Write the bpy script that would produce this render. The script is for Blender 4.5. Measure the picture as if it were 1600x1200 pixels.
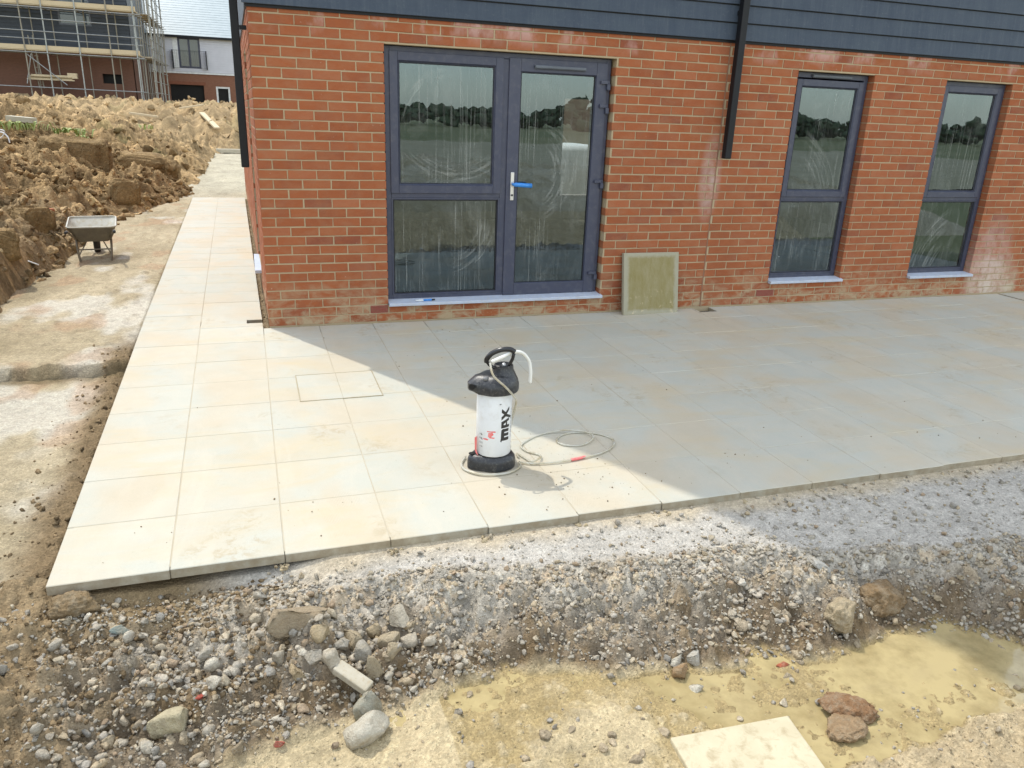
import bpy, bmesh, math, random
import numpy as np
from mathutils import Vector, Matrix, geometry

# ------------------------------------------------------------------ clear
for o in list(bpy.data.objects):
    bpy.data.objects.remove(o, do_unlink=True)
sc = bpy.context.scene
COL = sc.collection
R = random.Random(7)

# ------------------------------------------------------------------ camera
cam = bpy.data.cameras.new('camera')
camo = bpy.data.objects.new('camera', cam)
COL.objects.link(camo)
cam.sensor_width = 36.0
cam.sensor_fit = 'HORIZONTAL'
cam.lens = 36.0 * 1195.35 / 1600.0
cam.clip_start = 0.05
cam.clip_end = 2000.0
CR = Vector((0.9485866, -0.31454494, 0.03528371))
CU = Vector((0.07224358, 0.32369285, 0.94340013))
CF = Vector((0.30816282, 0.8923477, -0.32977456))
CAM = Vector((-0.0819, -6.5206, 1.7452))
mw = Matrix.Identity(4)
for i in range(3):
    mw[i][0] = CR[i]; mw[i][1] = CU[i]; mw[i][2] = -CF[i]; mw[i][3] = CAM[i]
camo.matrix_world = mw
sc.camera = camo

# ------------------------------------------------------------------ light
EL, AZX, AZY = math.radians(61), -0.495, 0.869
SUN = Vector((AZX * math.cos(EL), AZY * math.cos(EL), math.sin(EL)))
world = bpy.data.worlds.new('World'); sc.world = world
world.use_nodes = True
wn = world.node_tree; wn.nodes.clear()
sky = wn.nodes.new('ShaderNodeTexSky'); sky.sky_type = 'NISHITA'
sky.sun_disc = False; sky.sun_elevation = EL
sky.sun_rotation = math.atan2(AZX, AZY)
sky.air_density = 1.2; sky.dust_density = 1.0; sky.ozone_density = 1.0
bg = wn.nodes.new('ShaderNodeBackground'); bg.inputs[1].default_value = 0.15
wo = wn.nodes.new('ShaderNodeOutputWorld')
sky_fill = wn.nodes.new('ShaderNodeMix'); sky_fill.data_type = 'RGBA'; sky_fill.blend_type = 'ADD'; sky_fill.inputs[0].default_value = 1.0
sky_fill.inputs[7].default_value = (4.2, 4.1, 3.65, 1)      # even pale fill added over the sky to brighten the shade
wn.links.new(sky.outputs[0], sky_fill.inputs[6]); wn.links.new(sky_fill.outputs[2], bg.inputs[0]); wn.links.new(bg.outputs[0], wo.inputs[0])
sl = bpy.data.lights.new('sun', 'SUN'); sl.energy = 2.0; sl.angle = math.radians(0.53)
sl.color = (1.0, 0.95, 0.86)
so = bpy.data.objects.new('sun', sl); COL.objects.link(so)
so.rotation_euler = SUN.to_track_quat('Z', 'Y').to_euler()
so.location = (-10, 18, 30)
sc.view_settings.view_transform = 'Standard'
sc.view_settings.look = 'None'
sc.view_settings.gamma = 1.0
sc.view_settings.exposure = 0.60
sc.view_settings.use_curve_mapping = False
sc.render.engine = 'CYCLES'
sc.cycles.max_bounces = 8
sc.cycles.transparent_max_bounces = 12

# ------------------------------------------------------------------ numpy noise
def _h(ix, iy, seed):
    n = (ix * 374761393 + iy * 668265263 + seed * 1442695041) & 0xFFFFFFFF
    n = ((n ^ (n >> 13)) * 1274126177) & 0xFFFFFFFF
    n = (n ^ (n >> 16)) & 0xFFFFFFFF
    return n.astype(np.float64) / 4294967295.0
def vnoise(x, y, seed=0):
    x = np.asarray(x, float); y = np.asarray(y, float)
    ix = np.floor(x).astype(np.int64); iy = np.floor(y).astype(np.int64)
    fx = x - ix; fy = y - iy
    fx = fx * fx * fx * (fx * (fx * 6 - 15) + 10); fy = fy * fy * fy * (fy * (fy * 6 - 15) + 10)
    a = _h(ix, iy, seed); b = _h(ix + 1, iy, seed); c = _h(ix, iy + 1, seed); d = _h(ix + 1, iy + 1, seed)
    return (a + (b - a) * fx) * (1 - fy) + (c + (d - c) * fx) * fy
def fbm(x, y, octv=4, seed=0, gain=0.5):
    s = 0; a = 1.0; t = 0
    for i in range(octv):
        s = s + a * vnoise(x * 2 ** i + 17.3 * i, y * 2 ** i + 5.1 * i, seed + i); t += a; a *= gain
    return s / t * 2 - 1
def cell(x, y, seed=0):
    """distance to nearest jittered point (lumpy soil)"""
    x = np.asarray(x, float); y = np.asarray(y, float)
    ix = np.floor(x).astype(np.int64); iy = np.floor(y).astype(np.int64)
    best = np.full(x.shape, 9.0)
    for dx in (-1, 0, 1):
        for dy in (-1, 0, 1):
            px = ix + dx + _h(ix + dx, iy + dy, seed); py = iy + dy + _h(ix + dx, iy + dy, seed + 77)
            best = np.minimum(best, (x - px) ** 2 + (y - py) ** 2)
    return np.sqrt(best)
def rubble(x, y, sc, seed, rmin=.25, rmax=.8, dens=1.0):
    """half buried lumps of random size: height in metres and a random id per lump"""
    x = np.asarray(x, float) * sc; y = np.asarray(y, float) * sc
    x, y = x + .25 * fbm(x * 1.9, y * 1.9, 2, seed + 5), y + .25 * fbm(x * 1.9 + 9, y * 1.9, 2, seed + 6)
    ix = np.floor(x).astype(np.int64); iy = np.floor(y).astype(np.int64)
    best = np.zeros(x.shape); bid = np.zeros(x.shape)
    for dx in (-1, 0, 1):
        for dy in (-1, 0, 1):
            a, b = ix + dx, iy + dy
            px = a + _h(a, b, seed); py = b + _h(a, b, seed + 77)
            q = _h(a, b, seed + 33); r = rmin + (rmax - rmin) * q ** 2
            h = np.sqrt(np.clip(1 - ((x - px) ** 2 + (y - py) ** 2) / r ** 2, 0, 1)) * r * (_h(a, b, seed + 11) < dens)
            k = h > best; best = np.where(k, h, best); bid = np.where(k, _h(a, b, seed + 55), bid)
    return best / sc, bid
def noise3(V, sc, seed, octv=4):
    return (fbm(V[:, 0] * sc, V[:, 1] * sc, octv, seed) + fbm(V[:, 1] * sc + 7, V[:, 2] * sc, octv, seed + 9) + fbm(V[:, 2] * sc + 3, V[:, 0] * sc, octv, seed + 19)) / 1.6
def sstep(a, b, v):
    t = np.clip((v - a) / (b - a), 0, 1)
    return t * t * (3 - 2 * t)

# ------------------------------------------------------------------ terrain functions
FALL = 0.013
YF = -3.545
def front_z(x, y):
    x = np.asarray(x, float); y = np.asarray(y, float)
    xs = x + 0.12 * fbm(x * 2.3, y * 2.3, 3, 5)
    s = YF - y + 0.05 * fbm(x * 3, y * 3, 3, 9)
    s1 = np.interp(xs, [-3, -0.9, -.4, -.05, .1, .35, .76, 1.19, 1.63, 1.97, 2.36, 2.7, 3.3, 5], [.0, .0, .02, .05, .10, .12, .19, .26, .32, .34, .48, .55, .62, .8])
    s2 = np.interp(xs, [-3, -1.2, -.68, -.29, .02, .48, .74, 1.05, 1.4, 1.8, 2.0, 2.41, 2.6, 2.9, 3.5, 5], [1.5, 1.2, .95, .92, .80, .74, .72, .84, .92, .96, 1.0, .92, .98, 1.2, 1.35, 1.5])
    t = np.clip((s - s1) / (s2 - s1), 0, 1)
    top = np.interp(x, [-3, -1.0, -.6, -.1, .15, 4], [-.10, -.10, -.135, -.12, -.085, -.082])
    zt = top - 0.03 * np.clip(s / np.maximum(s1, .05), 0, 1)
    floor = -0.302 + 0.014 * fbm(x * 2.2, y * 2.2, 3, 21) + .008 * fbm(x * 11, y * 11, 4, 22) + rubble(x, y, 38, 23, dens=.16)[0] * .5
    # mud islands between the pools
    floor = floor + 0.028 * np.exp(-(((x - .95) / .35) ** 2 + ((y + 4.75) / .4) ** 2)) + .03 * np.exp(-(((x - .35) / .3) ** 2 + ((y + 4.6) / .3) ** 2))
    z = zt + (floor - zt) * t ** 1.35
    w = np.sin(np.pi * np.clip(t, 0, 1)) ** .6 * sstep(.02, .2, t)
    lump = (0.50 - cell(x * 4.2, y * 4.2, 3)) * 0.10 + fbm(x * 6, y * 6, 5, 31) * .05 - .04 * sstep(.15, .4, np.abs(fbm(x * 5 + 2, y * 5, 3, 39)))
    big_ = sstep(-.25, .25, fbm(x * 2.2, y * 2.2, 3, 33)) * np.where(x < 1.9, 1, .45)
    z = z + w * (lump + rubble(x, y, 13, 34)[0] * .75 * big_ + rubble(x, y, 27, 35)[0] * .8 + rubble(x, y, 55, 36)[0] * .8)
    z = z + (1 - w) * (rubble(x, y, 60, 37, dens=.45)[0] * .5 * sstep(.3, 1.2, s / np.maximum(s1, .05)) * (t < .5) + rubble(x, y, 45, 38, dens=.25)[0] * .45 * (t >= .5))
    # fine grit in the strip
    z = z + (1 - w) * sstep(0, .05, s) * sstep(1.0, .6, t) * fbm(x * 20, y * 20, 3, 40) * .006
    # far side of the pool: crumbly bank the viewer stands on
    yb = np.interp(x, [-3, .2, 1.0, 1.45, 1.8, 2.05, 2.3, 2.6, 3.2, 5], [-4.9, -5.3, -5.1, -4.98, -4.98, -4.97, -4.93, -4.9, -5.0, -5.3]) + .05 * fbm(x * 6, y * 6, 3, 51)
    up = np.clip(yb - y, 0, 1.2)
    z = z + sstep(0, 1.2, up) * .36 + sstep(0, .06, up) * (.022 + (.5 - cell(x * 8, y * 8, 12)) * .04 + fbm(x * 12, y * 12, 4, 60) * .03 + rubble(x, y, 34, 61)[0] * .7)
    # left of the slabs it meets the track
    lw = sstep(-.88, -1.05, x) * sstep(.55, -.1, s)
    z = z * (1 - lw) + track_z(x, y) * lw
    lw2 = sstep(-.6, -1.2, x)
    z = z + lw2 * (fbm(x * 7, y * 7, 4, 70) * .03 + rubble(x, y, 20, 71)[0] * .6 + rubble(x, y, 48, 72)[0] * .7)
    return z
def front_masks(x, y):
    xs = x + 0.12 * fbm(x * 2.3, y * 2.3, 3, 5)
    s = YF - y + 0.05 * fbm(x * 3, y * 3, 3, 9)
    s1 = np.interp(xs, [-3, -0.9, -.4, -.05, .1, .35, .76, 1.19, 1.63, 1.97, 2.36, 2.7, 3.3, 5], [.0, .0, .02, .05, .10, .12, .19, .26, .32, .34, .48, .55, .62, .8])
    s2 = np.interp(xs, [-3, -1.2, -.68, -.29, .02, .48, .74, 1.05, 1.4, 1.8, 2.0, 2.41, 2.6, 2.9, 3.5, 5], [1.5, 1.2, .95, .92, .80, .74, .72, .84, .92, .96, 1.0, .92, .98, 1.2, 1.35, 1.5])
    return s, s1, s2, np.clip((s - s1) / (s2 - s1), 0, 1)
def track_z(x, y):
    x = np.asarray(x, float); y = np.asarray(y, float)
    step = sstep(-.635, -.65, y + .05 * (x + 1.4) + .02 * fbm(x * 5, y * 2, 3, 82))
    z = -.035 - .085 * step + fbm(x * 1.6, y * 1.6, 4, 80) * .022 + fbm(x * 9, y * 4, 4, 81) * .014 + rubble(x, y, 14, 83, dens=.22)[0] * .35
    # crumbly soil beside the slab edge
    e = np.interp(y, [-4, -3.5, 10.4], [-.945, -.945, -1.15])
    d = e - x
    rid = sstep(.26, .06, d + .06 * fbm(x * 5, y * 5, 3, 85)) * sstep(.3, -.5, y)
    z = z + rid * (.012 + rubble(x, y, 24, 86)[0] * .8 + fbm(x * 12, y * 12, 3, 87) * .02) + sstep(.03, -.02, d) * sstep(10.4, 10.15, y) * (-.09)
    z = z + sstep(10.2, 12, y) * -.0
    return z
def heap_toe(y):
    return np.interp(y, [-6, -2, .2, 1.1, 2.2, 2.9, 4.5, 6.5, 8.7, 10.2, 12, 18, 26, 27.5, 29, 31, 60], [-2.6, -2.5, -2.35, -2.24, -2.17, -2.15, -2.22, -2.08, -1.8, -1.28, -1.2, -1.2, -1.2, -1.0, 2, 9, 12])
def heap_z(x, y):
    x = np.asarray(x, float); y = np.asarray(y, float)
    d = heap_toe(y) - x + .28 * fbm(x * .9, y * .9, 3, 90)
    d = np.minimum(d, np.where(y > 26.8, (y - 26.8) * .9, np.where(x > -1.2, -1, d)))
    near = sstep(6, 1, y)
    base = np.interp(d, [-.6, 0, .25, .7, 1.1, 1.9, 2.6, 3.6, 5, 7, 10, 20], [-.5, -.06, .16, .38, .52, .80, 1.02, 1.3, 1.6, 1.85, 1.95, 1.9])
    ter = np.interp(d, [-.6, 0, .12, .4, .8, 1.4, 2.4, 4, 6, 9, 20], [-.5, -.06, .42, .72, .80, .86, .95, 1.15, 1.45, 1.8, 1.9])
    base = base * (1 - near) + ter * near
    bulge = np.maximum(sstep(-2.75, -3.3, x) * sstep(2.4, .8, y) * 1.0, sstep(-2.02, -2.75, x + .25 * fbm(x * 1.5, y * 1.5, 3, 91)) * sstep(.6, -.4, y) * sstep(-5.2, -3.4, y) * 1.25)
    base = np.maximum(base, 0) + bulge + np.minimum(base, 0)
    a = np.maximum(sstep(-.05, .5, d), .9 * sstep(.02, .25, bulge))
    far = sstep(20, 34, y)
    base = base * (1 - .12 * far)
    n = fbm(x * .7, y * .7, 3, 100) * .24 + (.55 - cell(x * 1.1, y * 1.1, 101)) * .26 + fbm(x * 3, y * 3, 4, 104) * .13 - .16
    r1 = 1 - np.abs(fbm(x * 1.5, y * 1.5, 4, 107)) * 2.2; r2 = 1 - np.abs(fbm(x * 4.5, y * 4.5, 4, 108)) * 2.2
    n = n + (r1 - .5) * .22 + (r2 - .5) * .08 + rubble(x, y, 2.1, 105)[0] * .3 + rubble(x, y, 5, 102)[0] * .45 + rubble(x, y, 11, 103)[0] * .6 + rubble(x, y, 22, 106)[0] * .7 * (y < 16)
    return base + a * n * (1 + far * .4)

# ------------------------------------------------------------------ mesh helpers
def link(o, parent=None):
    COL.objects.link(o)
    if parent is not None: o.parent = parent
    return o
class MB:
    def __init__(s): s.v = []; s.f = []
    def add(s, vs, fs):
        n = len(s.v); s.v += [tuple(map(float, v)) for v in vs]; s.f += [tuple(i + n for i in f) for f in fs]; return s
    def box(s, x0, x1, y0, y1, z0, z1):
        return s.add([(x0, y0, z0), (x1, y0, z0), (x1, y1, z0), (x0, y1, z0), (x0, y0, z1), (x1, y0, z1), (x1, y1, z1), (x0, y1, z1)],
                     [(0, 3, 2, 1), (4, 5, 6, 7), (0, 1, 5, 4), (1, 2, 6, 5), (2, 3, 7, 6), (3, 0, 4, 7)])
    def prism(s, poly, z0, z1):
        n = len(poly)
        vs = [(p[0], p[1], z0 + (p[2] if len(p) > 2 else 0)) for p in poly] + [(p[0], p[1], z1 + (p[2] if len(p) > 2 else 0)) for p in poly]
        fs = [tuple(reversed(range(n))), tuple(range(n, 2 * n))] + [(i, (i + 1) % n, n + (i + 1) % n, n + i) for i in range(n)]
        return s.add(vs, fs)
    def tube(s, pts, r, seg=8, cap=True):
        pts = [Vector(p) for p in pts]; n = len(pts)
        rs = r if isinstance(r, (list, tuple)) else [r] * n
        t0 = (pts[1] - pts[0]).normalized()
        up = Vector((0, 0, 1)) if abs(t0.z) < .9 else Vector((1, 0, 0))
        a = t0.cross(up).normalized(); vs = []
        for i, p in enumerate(pts):
            t = (pts[min(i + 1, n - 1)] - pts[max(i - 1, 0)]).normalized()
            a = (a - t * a.dot(t)).normalized(); b = t.cross(a)
            for k in range(seg):
                q = 2 * math.pi * k / seg
                vs.append(p + (a * math.cos(q) + b * math.sin(q)) * rs[i])
        fs = []
        for i in range(n - 1):
            for k in range(seg):
                fs.append((i * seg + k, i * seg + (k + 1) % seg, (i + 1) * seg + (k + 1) % seg, (i + 1) * seg + k))
        if cap:
            fs.append(tuple(reversed(range(seg)))); fs.append(tuple(range((n - 1) * seg, n * seg)))
        return s.add(vs, fs)
    def lathe(s, prof, seg=32, c=(0, 0), sx=1, sy=1):
        vs = []; fs = []; m = len(prof)
        for i, (r, z) in enumerate(prof):
            for k in range(seg):
                q = 2 * math.pi * k / seg
                vs.append((c[0] + r * math.cos(q) * sx, c[1] + r * math.sin(q) * sy, z))
        for i in range(m - 1):
            for k in range(seg):
                fs.append((i * seg + k, i * seg + (k + 1) % seg, (i + 1) * seg + (k + 1) % seg, (i + 1) * seg + k))
        fs.append(tuple(reversed(range(seg)))); fs.append(tuple(range((m - 1) * seg, m * seg)))
        return s.add(vs, fs)
    def mesh(s, name, mat, smooth=False):
        me = bpy.data.meshes.new(name); me.from_pydata(s.v, [], s.f); me.update()
        if mat: me.materials.append(mat)
        if smooth:
            me.polygons.foreach_set('use_smooth', [True] * len(me.polygons))
        return me
    def build(s, name, mat, parent=None, smooth=False, bevel=0.0, seg=2, auto=False):
        o = link(bpy.data.objects.new(name, s.mesh(name, mat, smooth)), parent)
        if bevel:
            b = o.modifiers.new('bevel', 'BEVEL'); b.width = bevel; b.segments = seg; b.limit_method = 'ANGLE'; b.angle_limit = math.radians(40)
        if auto:
            o.data.polygons.foreach_set('use_smooth', [True] * len(o.data.polygons))
            for e in o.data.edges: pass
            o.data.set_sharp_from_angle(angle=math.radians(38))
        return o
def spline(pts, n=8, closed=False):
    pts = [Vector(p) for p in pts]; out = []
    N = len(pts)
    for i in range(N - 1 if not closed else N):
        p1 = pts[i]; p2 = pts[(i + 1) % N]
        p0 = pts[i - 1] if (i > 0 or closed) else p1 * 2 - p2
        p3 = pts[(i + 2) % N] if (i + 2 < N or closed) else p2 * 2 - p1
        for k in range(n):
            t = k / n
            out.append(0.5 * ((2 * p1) + (p2 - p0) * t + (2 * p0 - 5 * p1 + 4 * p2 - p3) * t * t + (3 * p1 - p0 - 3 * p2 + p3) * t ** 3))
    if not closed: out.append(pts[-1])
    return out
def np_mesh(name, V, F, mat, col=None, smooth=False):
    V = np.asarray(V, np.float32); F = np.asarray(F, np.int32)
    me = bpy.data.meshes.new(name); k = F.shape[1]
    me.vertices.add(len(V)); me.vertices.foreach_set('co', V.ravel())
    me.loops.add(F.size); me.loops.foreach_set('vertex_index', F.ravel())
    me.polygons.add(len(F)); me.polygons.foreach_set('loop_start', np.arange(0, F.size, k, dtype=np.int32))
    me.polygons.foreach_set('loop_total', np.full(len(F), k, np.int32))
    me.update(calc_edges=True); me.validate()
    if smooth: me.polygons.foreach_set('use_smooth', np.ones(len(me.polygons), bool))
    if col is not None:
        a = me.color_attributes.new('Col', 'FLOAT_COLOR', 'POINT')
        a.data.foreach_set('color', np.concatenate([col, np.ones((len(col), 1))], 1).astype(np.float32).ravel())
    me.materials.append(mat)
    return me
def grid_mesh(name, xs, ys, zf, colf, mat, smooth=True):
    X, Y = np.meshgrid(xs, ys); x = X.ravel(); y = Y.ravel(); z = zf(x, y)
    nx, ny = len(xs), len(ys)
    i = (np.arange(ny - 1)[:, None] * nx + np.arange(nx - 1)[None, :]).ravel()
    F = np.stack([i, i + 1, i + nx + 1, i + nx], 1)
    return np_mesh(name, np.stack([x, y, z], 1), F, mat, colf(x, y, z) if colf else None, smooth)
def tag(o, label=None, cat=None, group=None, kind=None):
    if label: o['label'] = label
    if cat: o['category'] = cat
    if group: o['group'] = group
    if kind: o['kind'] = kind
    return o
def thing(name, label, cat, loc=(0, 0, 0), rz=0, group=None):
    o = bpy.data.objects.new(name, None); COL.objects.link(o)
    o.location = loc; o.rotation_euler = (0, 0, rz)
    return tag(o, label, cat, group)

# ------------------------------------------------------------------ materials
class NT:
    def __init__(s, name):
        s.m = bpy.data.materials.new(name); s.m.use_nodes = True
        s.t = s.m.node_tree; s.t.nodes.clear()
        s.out = s.t.nodes.new('ShaderNodeOutputMaterial')
    def n(s, typ, props=None, **ins):
        nd = s.t.nodes.new('ShaderNode' + typ)
        for k, v in (props or {}).items(): setattr(nd, k, v)
        for k, v in ins.items():
            key = k.replace('_', ' ') if not k.startswith('i') or not k[1:].isdigit() else int(k[1:])
            sock = nd.inputs[key]
            if hasattr(v, 'links') or isinstance(v, bpy.types.NodeSocket): s.t.links.new(v, sock)
            else: sock.default_value = v
        return nd
    def pos(s): return s.n('NewGeometry').outputs['Position']
    def obj(s): return s.n('TexCoord').outputs['Object']
    def map(s, v, scale=(1, 1, 1), rot=(0, 0, 0), loc=(0, 0, 0)):
        return s.n('Mapping', Vector=v, Scale=scale, Rotation=rot, Location=loc).outputs[0]
    def noise(s, v, scale, detail=4, rough=.55, dist=0):
        return s.n('TexNoise', Vector=v, Scale=scale, Detail=detail, Roughness=rough, Distortion=dist).outputs[0]
    def ramp(s, f, stops, interp='LINEAR'):
        nd = s.n('ValToRGB', Fac=f); cr = nd.color_ramp; cr.interpolation = interp
        while len(cr.elements) < len(stops): cr.elements.new(.5)
        for e, (p, c) in zip(cr.elements, stops):
            e.position = p; e.color = (c, c, c, 1) if isinstance(c, (int, float)) else (*c, 1)
        return nd.outputs[0]
    def mix(s, f, a, b, mode='MIX'):
        nd = s.t.nodes.new('ShaderNodeMix'); nd.data_type = 'RGBA'; nd.blend_type = mode
        for sock, v in ((nd.inputs[0], f), (nd.inputs[6], a), (nd.inputs[7], b)):
            if isinstance(v, bpy.types.NodeSocket): s.t.links.new(v, sock)
            elif isinstance(v, (int, float)): sock.default_value = v if sock == nd.inputs[0] else (v, v, v, 1)
            else: sock.default_value = (*v, 1)
        return nd.outputs[2]
    def math(s, op, a, b=0, clamp=False):
        nd = s.n('Math', {'operation': op, 'use_clamp': clamp}, i0=a, i1=b); return nd.outputs[0]
    def bump(s, h, strength=.3, dist=.01, normal=None):
        nd = s.n('Bump', Height=h, Strength=strength, Distance=dist)
        if normal is not None: s.t.links.new(normal, nd.inputs['Normal'])
        return nd.outputs[0]
    def bsdf(s, col, rough=.8, normal=None, metal=0, spec=.5, **kw):
        b = s.t.nodes.new('ShaderNodeBsdfPrincipled')
        for k, v in (('Base Color', col), ('Roughness', rough), ('Metallic', metal), ('Specular IOR Level', spec)):
            sock = b.inputs[k]
            if isinstance(v, bpy.types.NodeSocket): s.t.links.new(v, sock)
            elif k == 'Base Color': sock.default_value = (*v, 1)
            else: sock.default_value = v
        if normal is not None: s.t.links.new(normal, b.inputs['Normal'])
        return b.outputs[0]
    def done(s, sh):
        s.t.links.new(sh, s.out.inputs[0]); return s.m

def simple(name, c1, c2=None, scale=8, rough=.6, bump=.0, bscale=60, metal=0, spec=.5, dirt=None, dirtamt=.5, world=False, stretch=(1, 1, 1)):
    t = NT(name); p = t.pos() if world else t.obj()
    p = t.map(p, stretch)
    col = t.mix(t.ramp(t.noise(p, scale, 5, .6), [(.3, 0.), (.7, 1.)]), c1, c2 or tuple(c * .75 for c in c1))
    if dirt:
        col = t.mix(t.math('MULTIPLY', t.ramp(t.noise(p, scale * 2.7, 6, .65, .4), [(.5, 0.), (.68, 1.)]), dirtamt), col, dirt)
    nrm = t.bump(t.noise(p, bscale, 4), bump, .004) if bump else None
    return t.done(t.bsdf(col, rough, nrm, metal, spec))

def mat_brick(name, dark=1.0):
    t = NT(name); P = t.pos()
    oi = t.n('ObjectInfo').outputs['Random']; isl = t.n('NewGeometry').outputs['Random Per Island']
    rnd = t.math('FRACT', t.math('ADD', t.math('MULTIPLY', oi, 7.31), t.math('MULTIPLY', isl, 3.7)))
    base = t.ramp(rnd, [(0, (.25, .076, .034)), (.2, (.30, .094, .039)), (.5, (.33, .106, .044)), (.72, (.275, .088, .041)), (.88, (.365, .125, .057)), (1, (.21, .064, .037))])
    n1 = t.noise(P, 9, 6, .65); n2 = t.noise(t.map(P, (1, 1, 4)), 60, 4, .7)
    col = t.mix(t.ramp(n1, [(.35, 0.), (.7, .55)]), base, (.36, .105, .034))
    col = t.mix(t.math('MULTIPLY', t.ramp(n2, [(.5, 0.), (.75, 1.)]), .35), col, (.20, .055, .03))
    # mortar smears and splashes, heavier near the ground
    z = t.n('SeparateXYZ', Vector=P).outputs
    low = t.n('MapRange', Value=z[2], i1=.04, i2=.42, i3=1.0, i4=0.0).outputs[0]
    sm = t.ramp(t.noise(t.map(P, (1, 1, 1.6)), 5.5, 6, .7, .5), [(.43, 0.), (.62, 1.)])
    f = t.math('MULTIPLY', sm, t.math('ADD', t.math('MULTIPLY', low, .95), .12), True)
    col = t.mix(f, col, (.40, .30, .185))
    # white efflorescence below the cladding and streaks by the joint
    hi = t.n('MapRange', Value=z[2], i1=2.27, i2=2.42, i3=0.0, i4=1.0).outputs[0]
    ef = t.math('MULTIPLY', hi, t.ramp(t.noise(t.map(P, (1, 1, .6)), 2.6, 5, .6), [(.54, 0.), (.64, .75)]))
    col = t.mix(ef, col, (.58, .40, .36))
    sp = t.ramp(t.noise(P, 38, 3, .5), [(.70, 0.), (.74, 1.)])
    col = t.mix(t.math('MULTIPLY', sp, .35), col, (.6, .5, .4))
    # splash of lime at the right end and stain next to the movement joint
    def blob(cx, cz, rx, rz, amt):
        dx = t.math('DIVIDE', t.math('SUBTRACT', z[0], cx), rx); dz = t.math('DIVIDE', t.math('SUBTRACT', z[2], cz), rz)
        d = t.math('ADD', t.math('MULTIPLY', dx, dx), t.math('MULTIPLY', dz, dz))
        g = t.math('SUBTRACT', 1.0, d, True)
        return t.math('MULTIPLY', t.math('MULTIPLY', g, t.ramp(t.noise(P, 7, 5, .7), [(.35, .2), (.6, 1.)])), amt)
    col = t.mix(blob(7.95, .12, .45, .42, .8), col, (.62, .56, .46))
    col = t.mix(blob(7.85, .45, .35, .5, .55), col, (.55, .42, .38))
    col = t.mix(blob(4.08, 1.25, .13, .45, .7), col, (.50, .40, .36))
    col = t.mix(blob(4.32, .45, .22, .9, .8), col, (.27, .085, .035))
    h = t.math('ADD', t.noise(P, 45, 6, .7), t.math('MULTIPLY', n2, .6))
    return t.done(t.bsdf(col, .88, t.bump(h, .55, .004), 0, .25))
def mat_mortar():
    t = NT('mortar'); P = t.pos(); z = t.n('SeparateXYZ', Vector=P).outputs
    col = t.mix(t.noise(P, 12, 6, .7), (.47, .375, .245), (.37, .285, .175))
    return t.done(t.bsdf(col, .95, t.bump(t.noise(P, 90, 5, .7), .5, .004), 0, .1))
def mat_slab():
    t = NT('concrete slab'); P = t.pos()
    warm = (.48, .425, .32); cool = (.45, .452, .388)
    n = t.noise(t.map(P, (1, .8, 1)), 1.9, 4, .5, .3)
    col = t.mix(t.ramp(n, [(.38, 0.), (.56, 1.)]), warm, cool)
    n2 = t.noise(P, 5.5, 6, .65)
    col = t.mix(t.ramp(n2, [(.35, 0.), (.75, .35)]), col, (.58, .52, .41))
    oi = t.n('ObjectInfo').outputs['Random']
    col = t.mix(.5, col, t.ramp(oi, [(0, .475), (.5, .5), (1, .525)]), 'OVERLAY')
    sp = t.ramp(t.noise(P, 230, 3, .6), [(.38, .0), (.62, 1.)])
    col = t.mix(t.math('MULTIPLY', sp, .16), col, (.30, .26, .19))
    # scuffs and dropped crumbs of soil
    d = t.math('MULTIPLY', t.ramp(t.noise(P, 3.1, 3), [(.52, 0.), (.66, 1.)]), t.ramp(t.noise(P, 48, 4, .7), [(.64, 0.), (.70, 1.)]))
    col = t.mix(t.math('MULTIPLY', d, .6), col, (.20, .17, .12))
    st = t.ramp(t.noise(t.map(P, (1.0, 2.6, 1), (0, 0, .5)), 1.1, 6, .65, 1.0), [(.50, 0.), (.70, .6)])
    col = t.mix(st, col, (.50, .415, .265))
    mud = t.math('MULTIPLY', t.ramp(t.noise(P, 1.7, 3, .5), [(.56, 0.), (.66, 1.)]), t.ramp(t.noise(P, 13, 6, .75, .6), [(.50, 0.), (.62, .6)]))
    col = t.mix(mud, col, (.37, .30, .19))
    boot = t.math('MULTIPLY', t.ramp(t.noise(t.map(P, (1, 1, 1), (0, 0, .9)), 4.3, 2, .4), [(.64, 0.), (.67, 1.)]), t.ramp(t.n('TexWave', {'wave_type': 'BANDS'}, Vector=t.map(P, (1, 1, 1), (0, 0, .4)), Scale=26.0, Distortion=3.0, Detail=2.0).outputs[1], [(.35, 0.), (.6, .10)]))
    col = t.mix(boot, col, (.33, .27, .17))
    dust = t.ramp(t.noise(t.map(P, (2.4, .7, 1), (0, 0, -.35)), 1.6, 6, .7, .7), [(.54, 0.), (.72, .5)])
    col = t.mix(dust, col, (.53, .485, .385))
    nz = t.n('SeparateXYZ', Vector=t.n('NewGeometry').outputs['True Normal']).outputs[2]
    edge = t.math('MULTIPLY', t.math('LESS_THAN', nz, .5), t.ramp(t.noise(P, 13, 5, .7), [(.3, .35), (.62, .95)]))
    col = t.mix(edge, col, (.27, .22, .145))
    h = t.math('ADD', t.math('MULTIPLY', t.noise(P, 210, 4, .7), .5), t.math('MULTIPLY', t.noise(P, 22, 4), .6))
    return t.done(t.bsdf(col, .72, t.bump(h, .5, .003), 0, .35))
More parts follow.
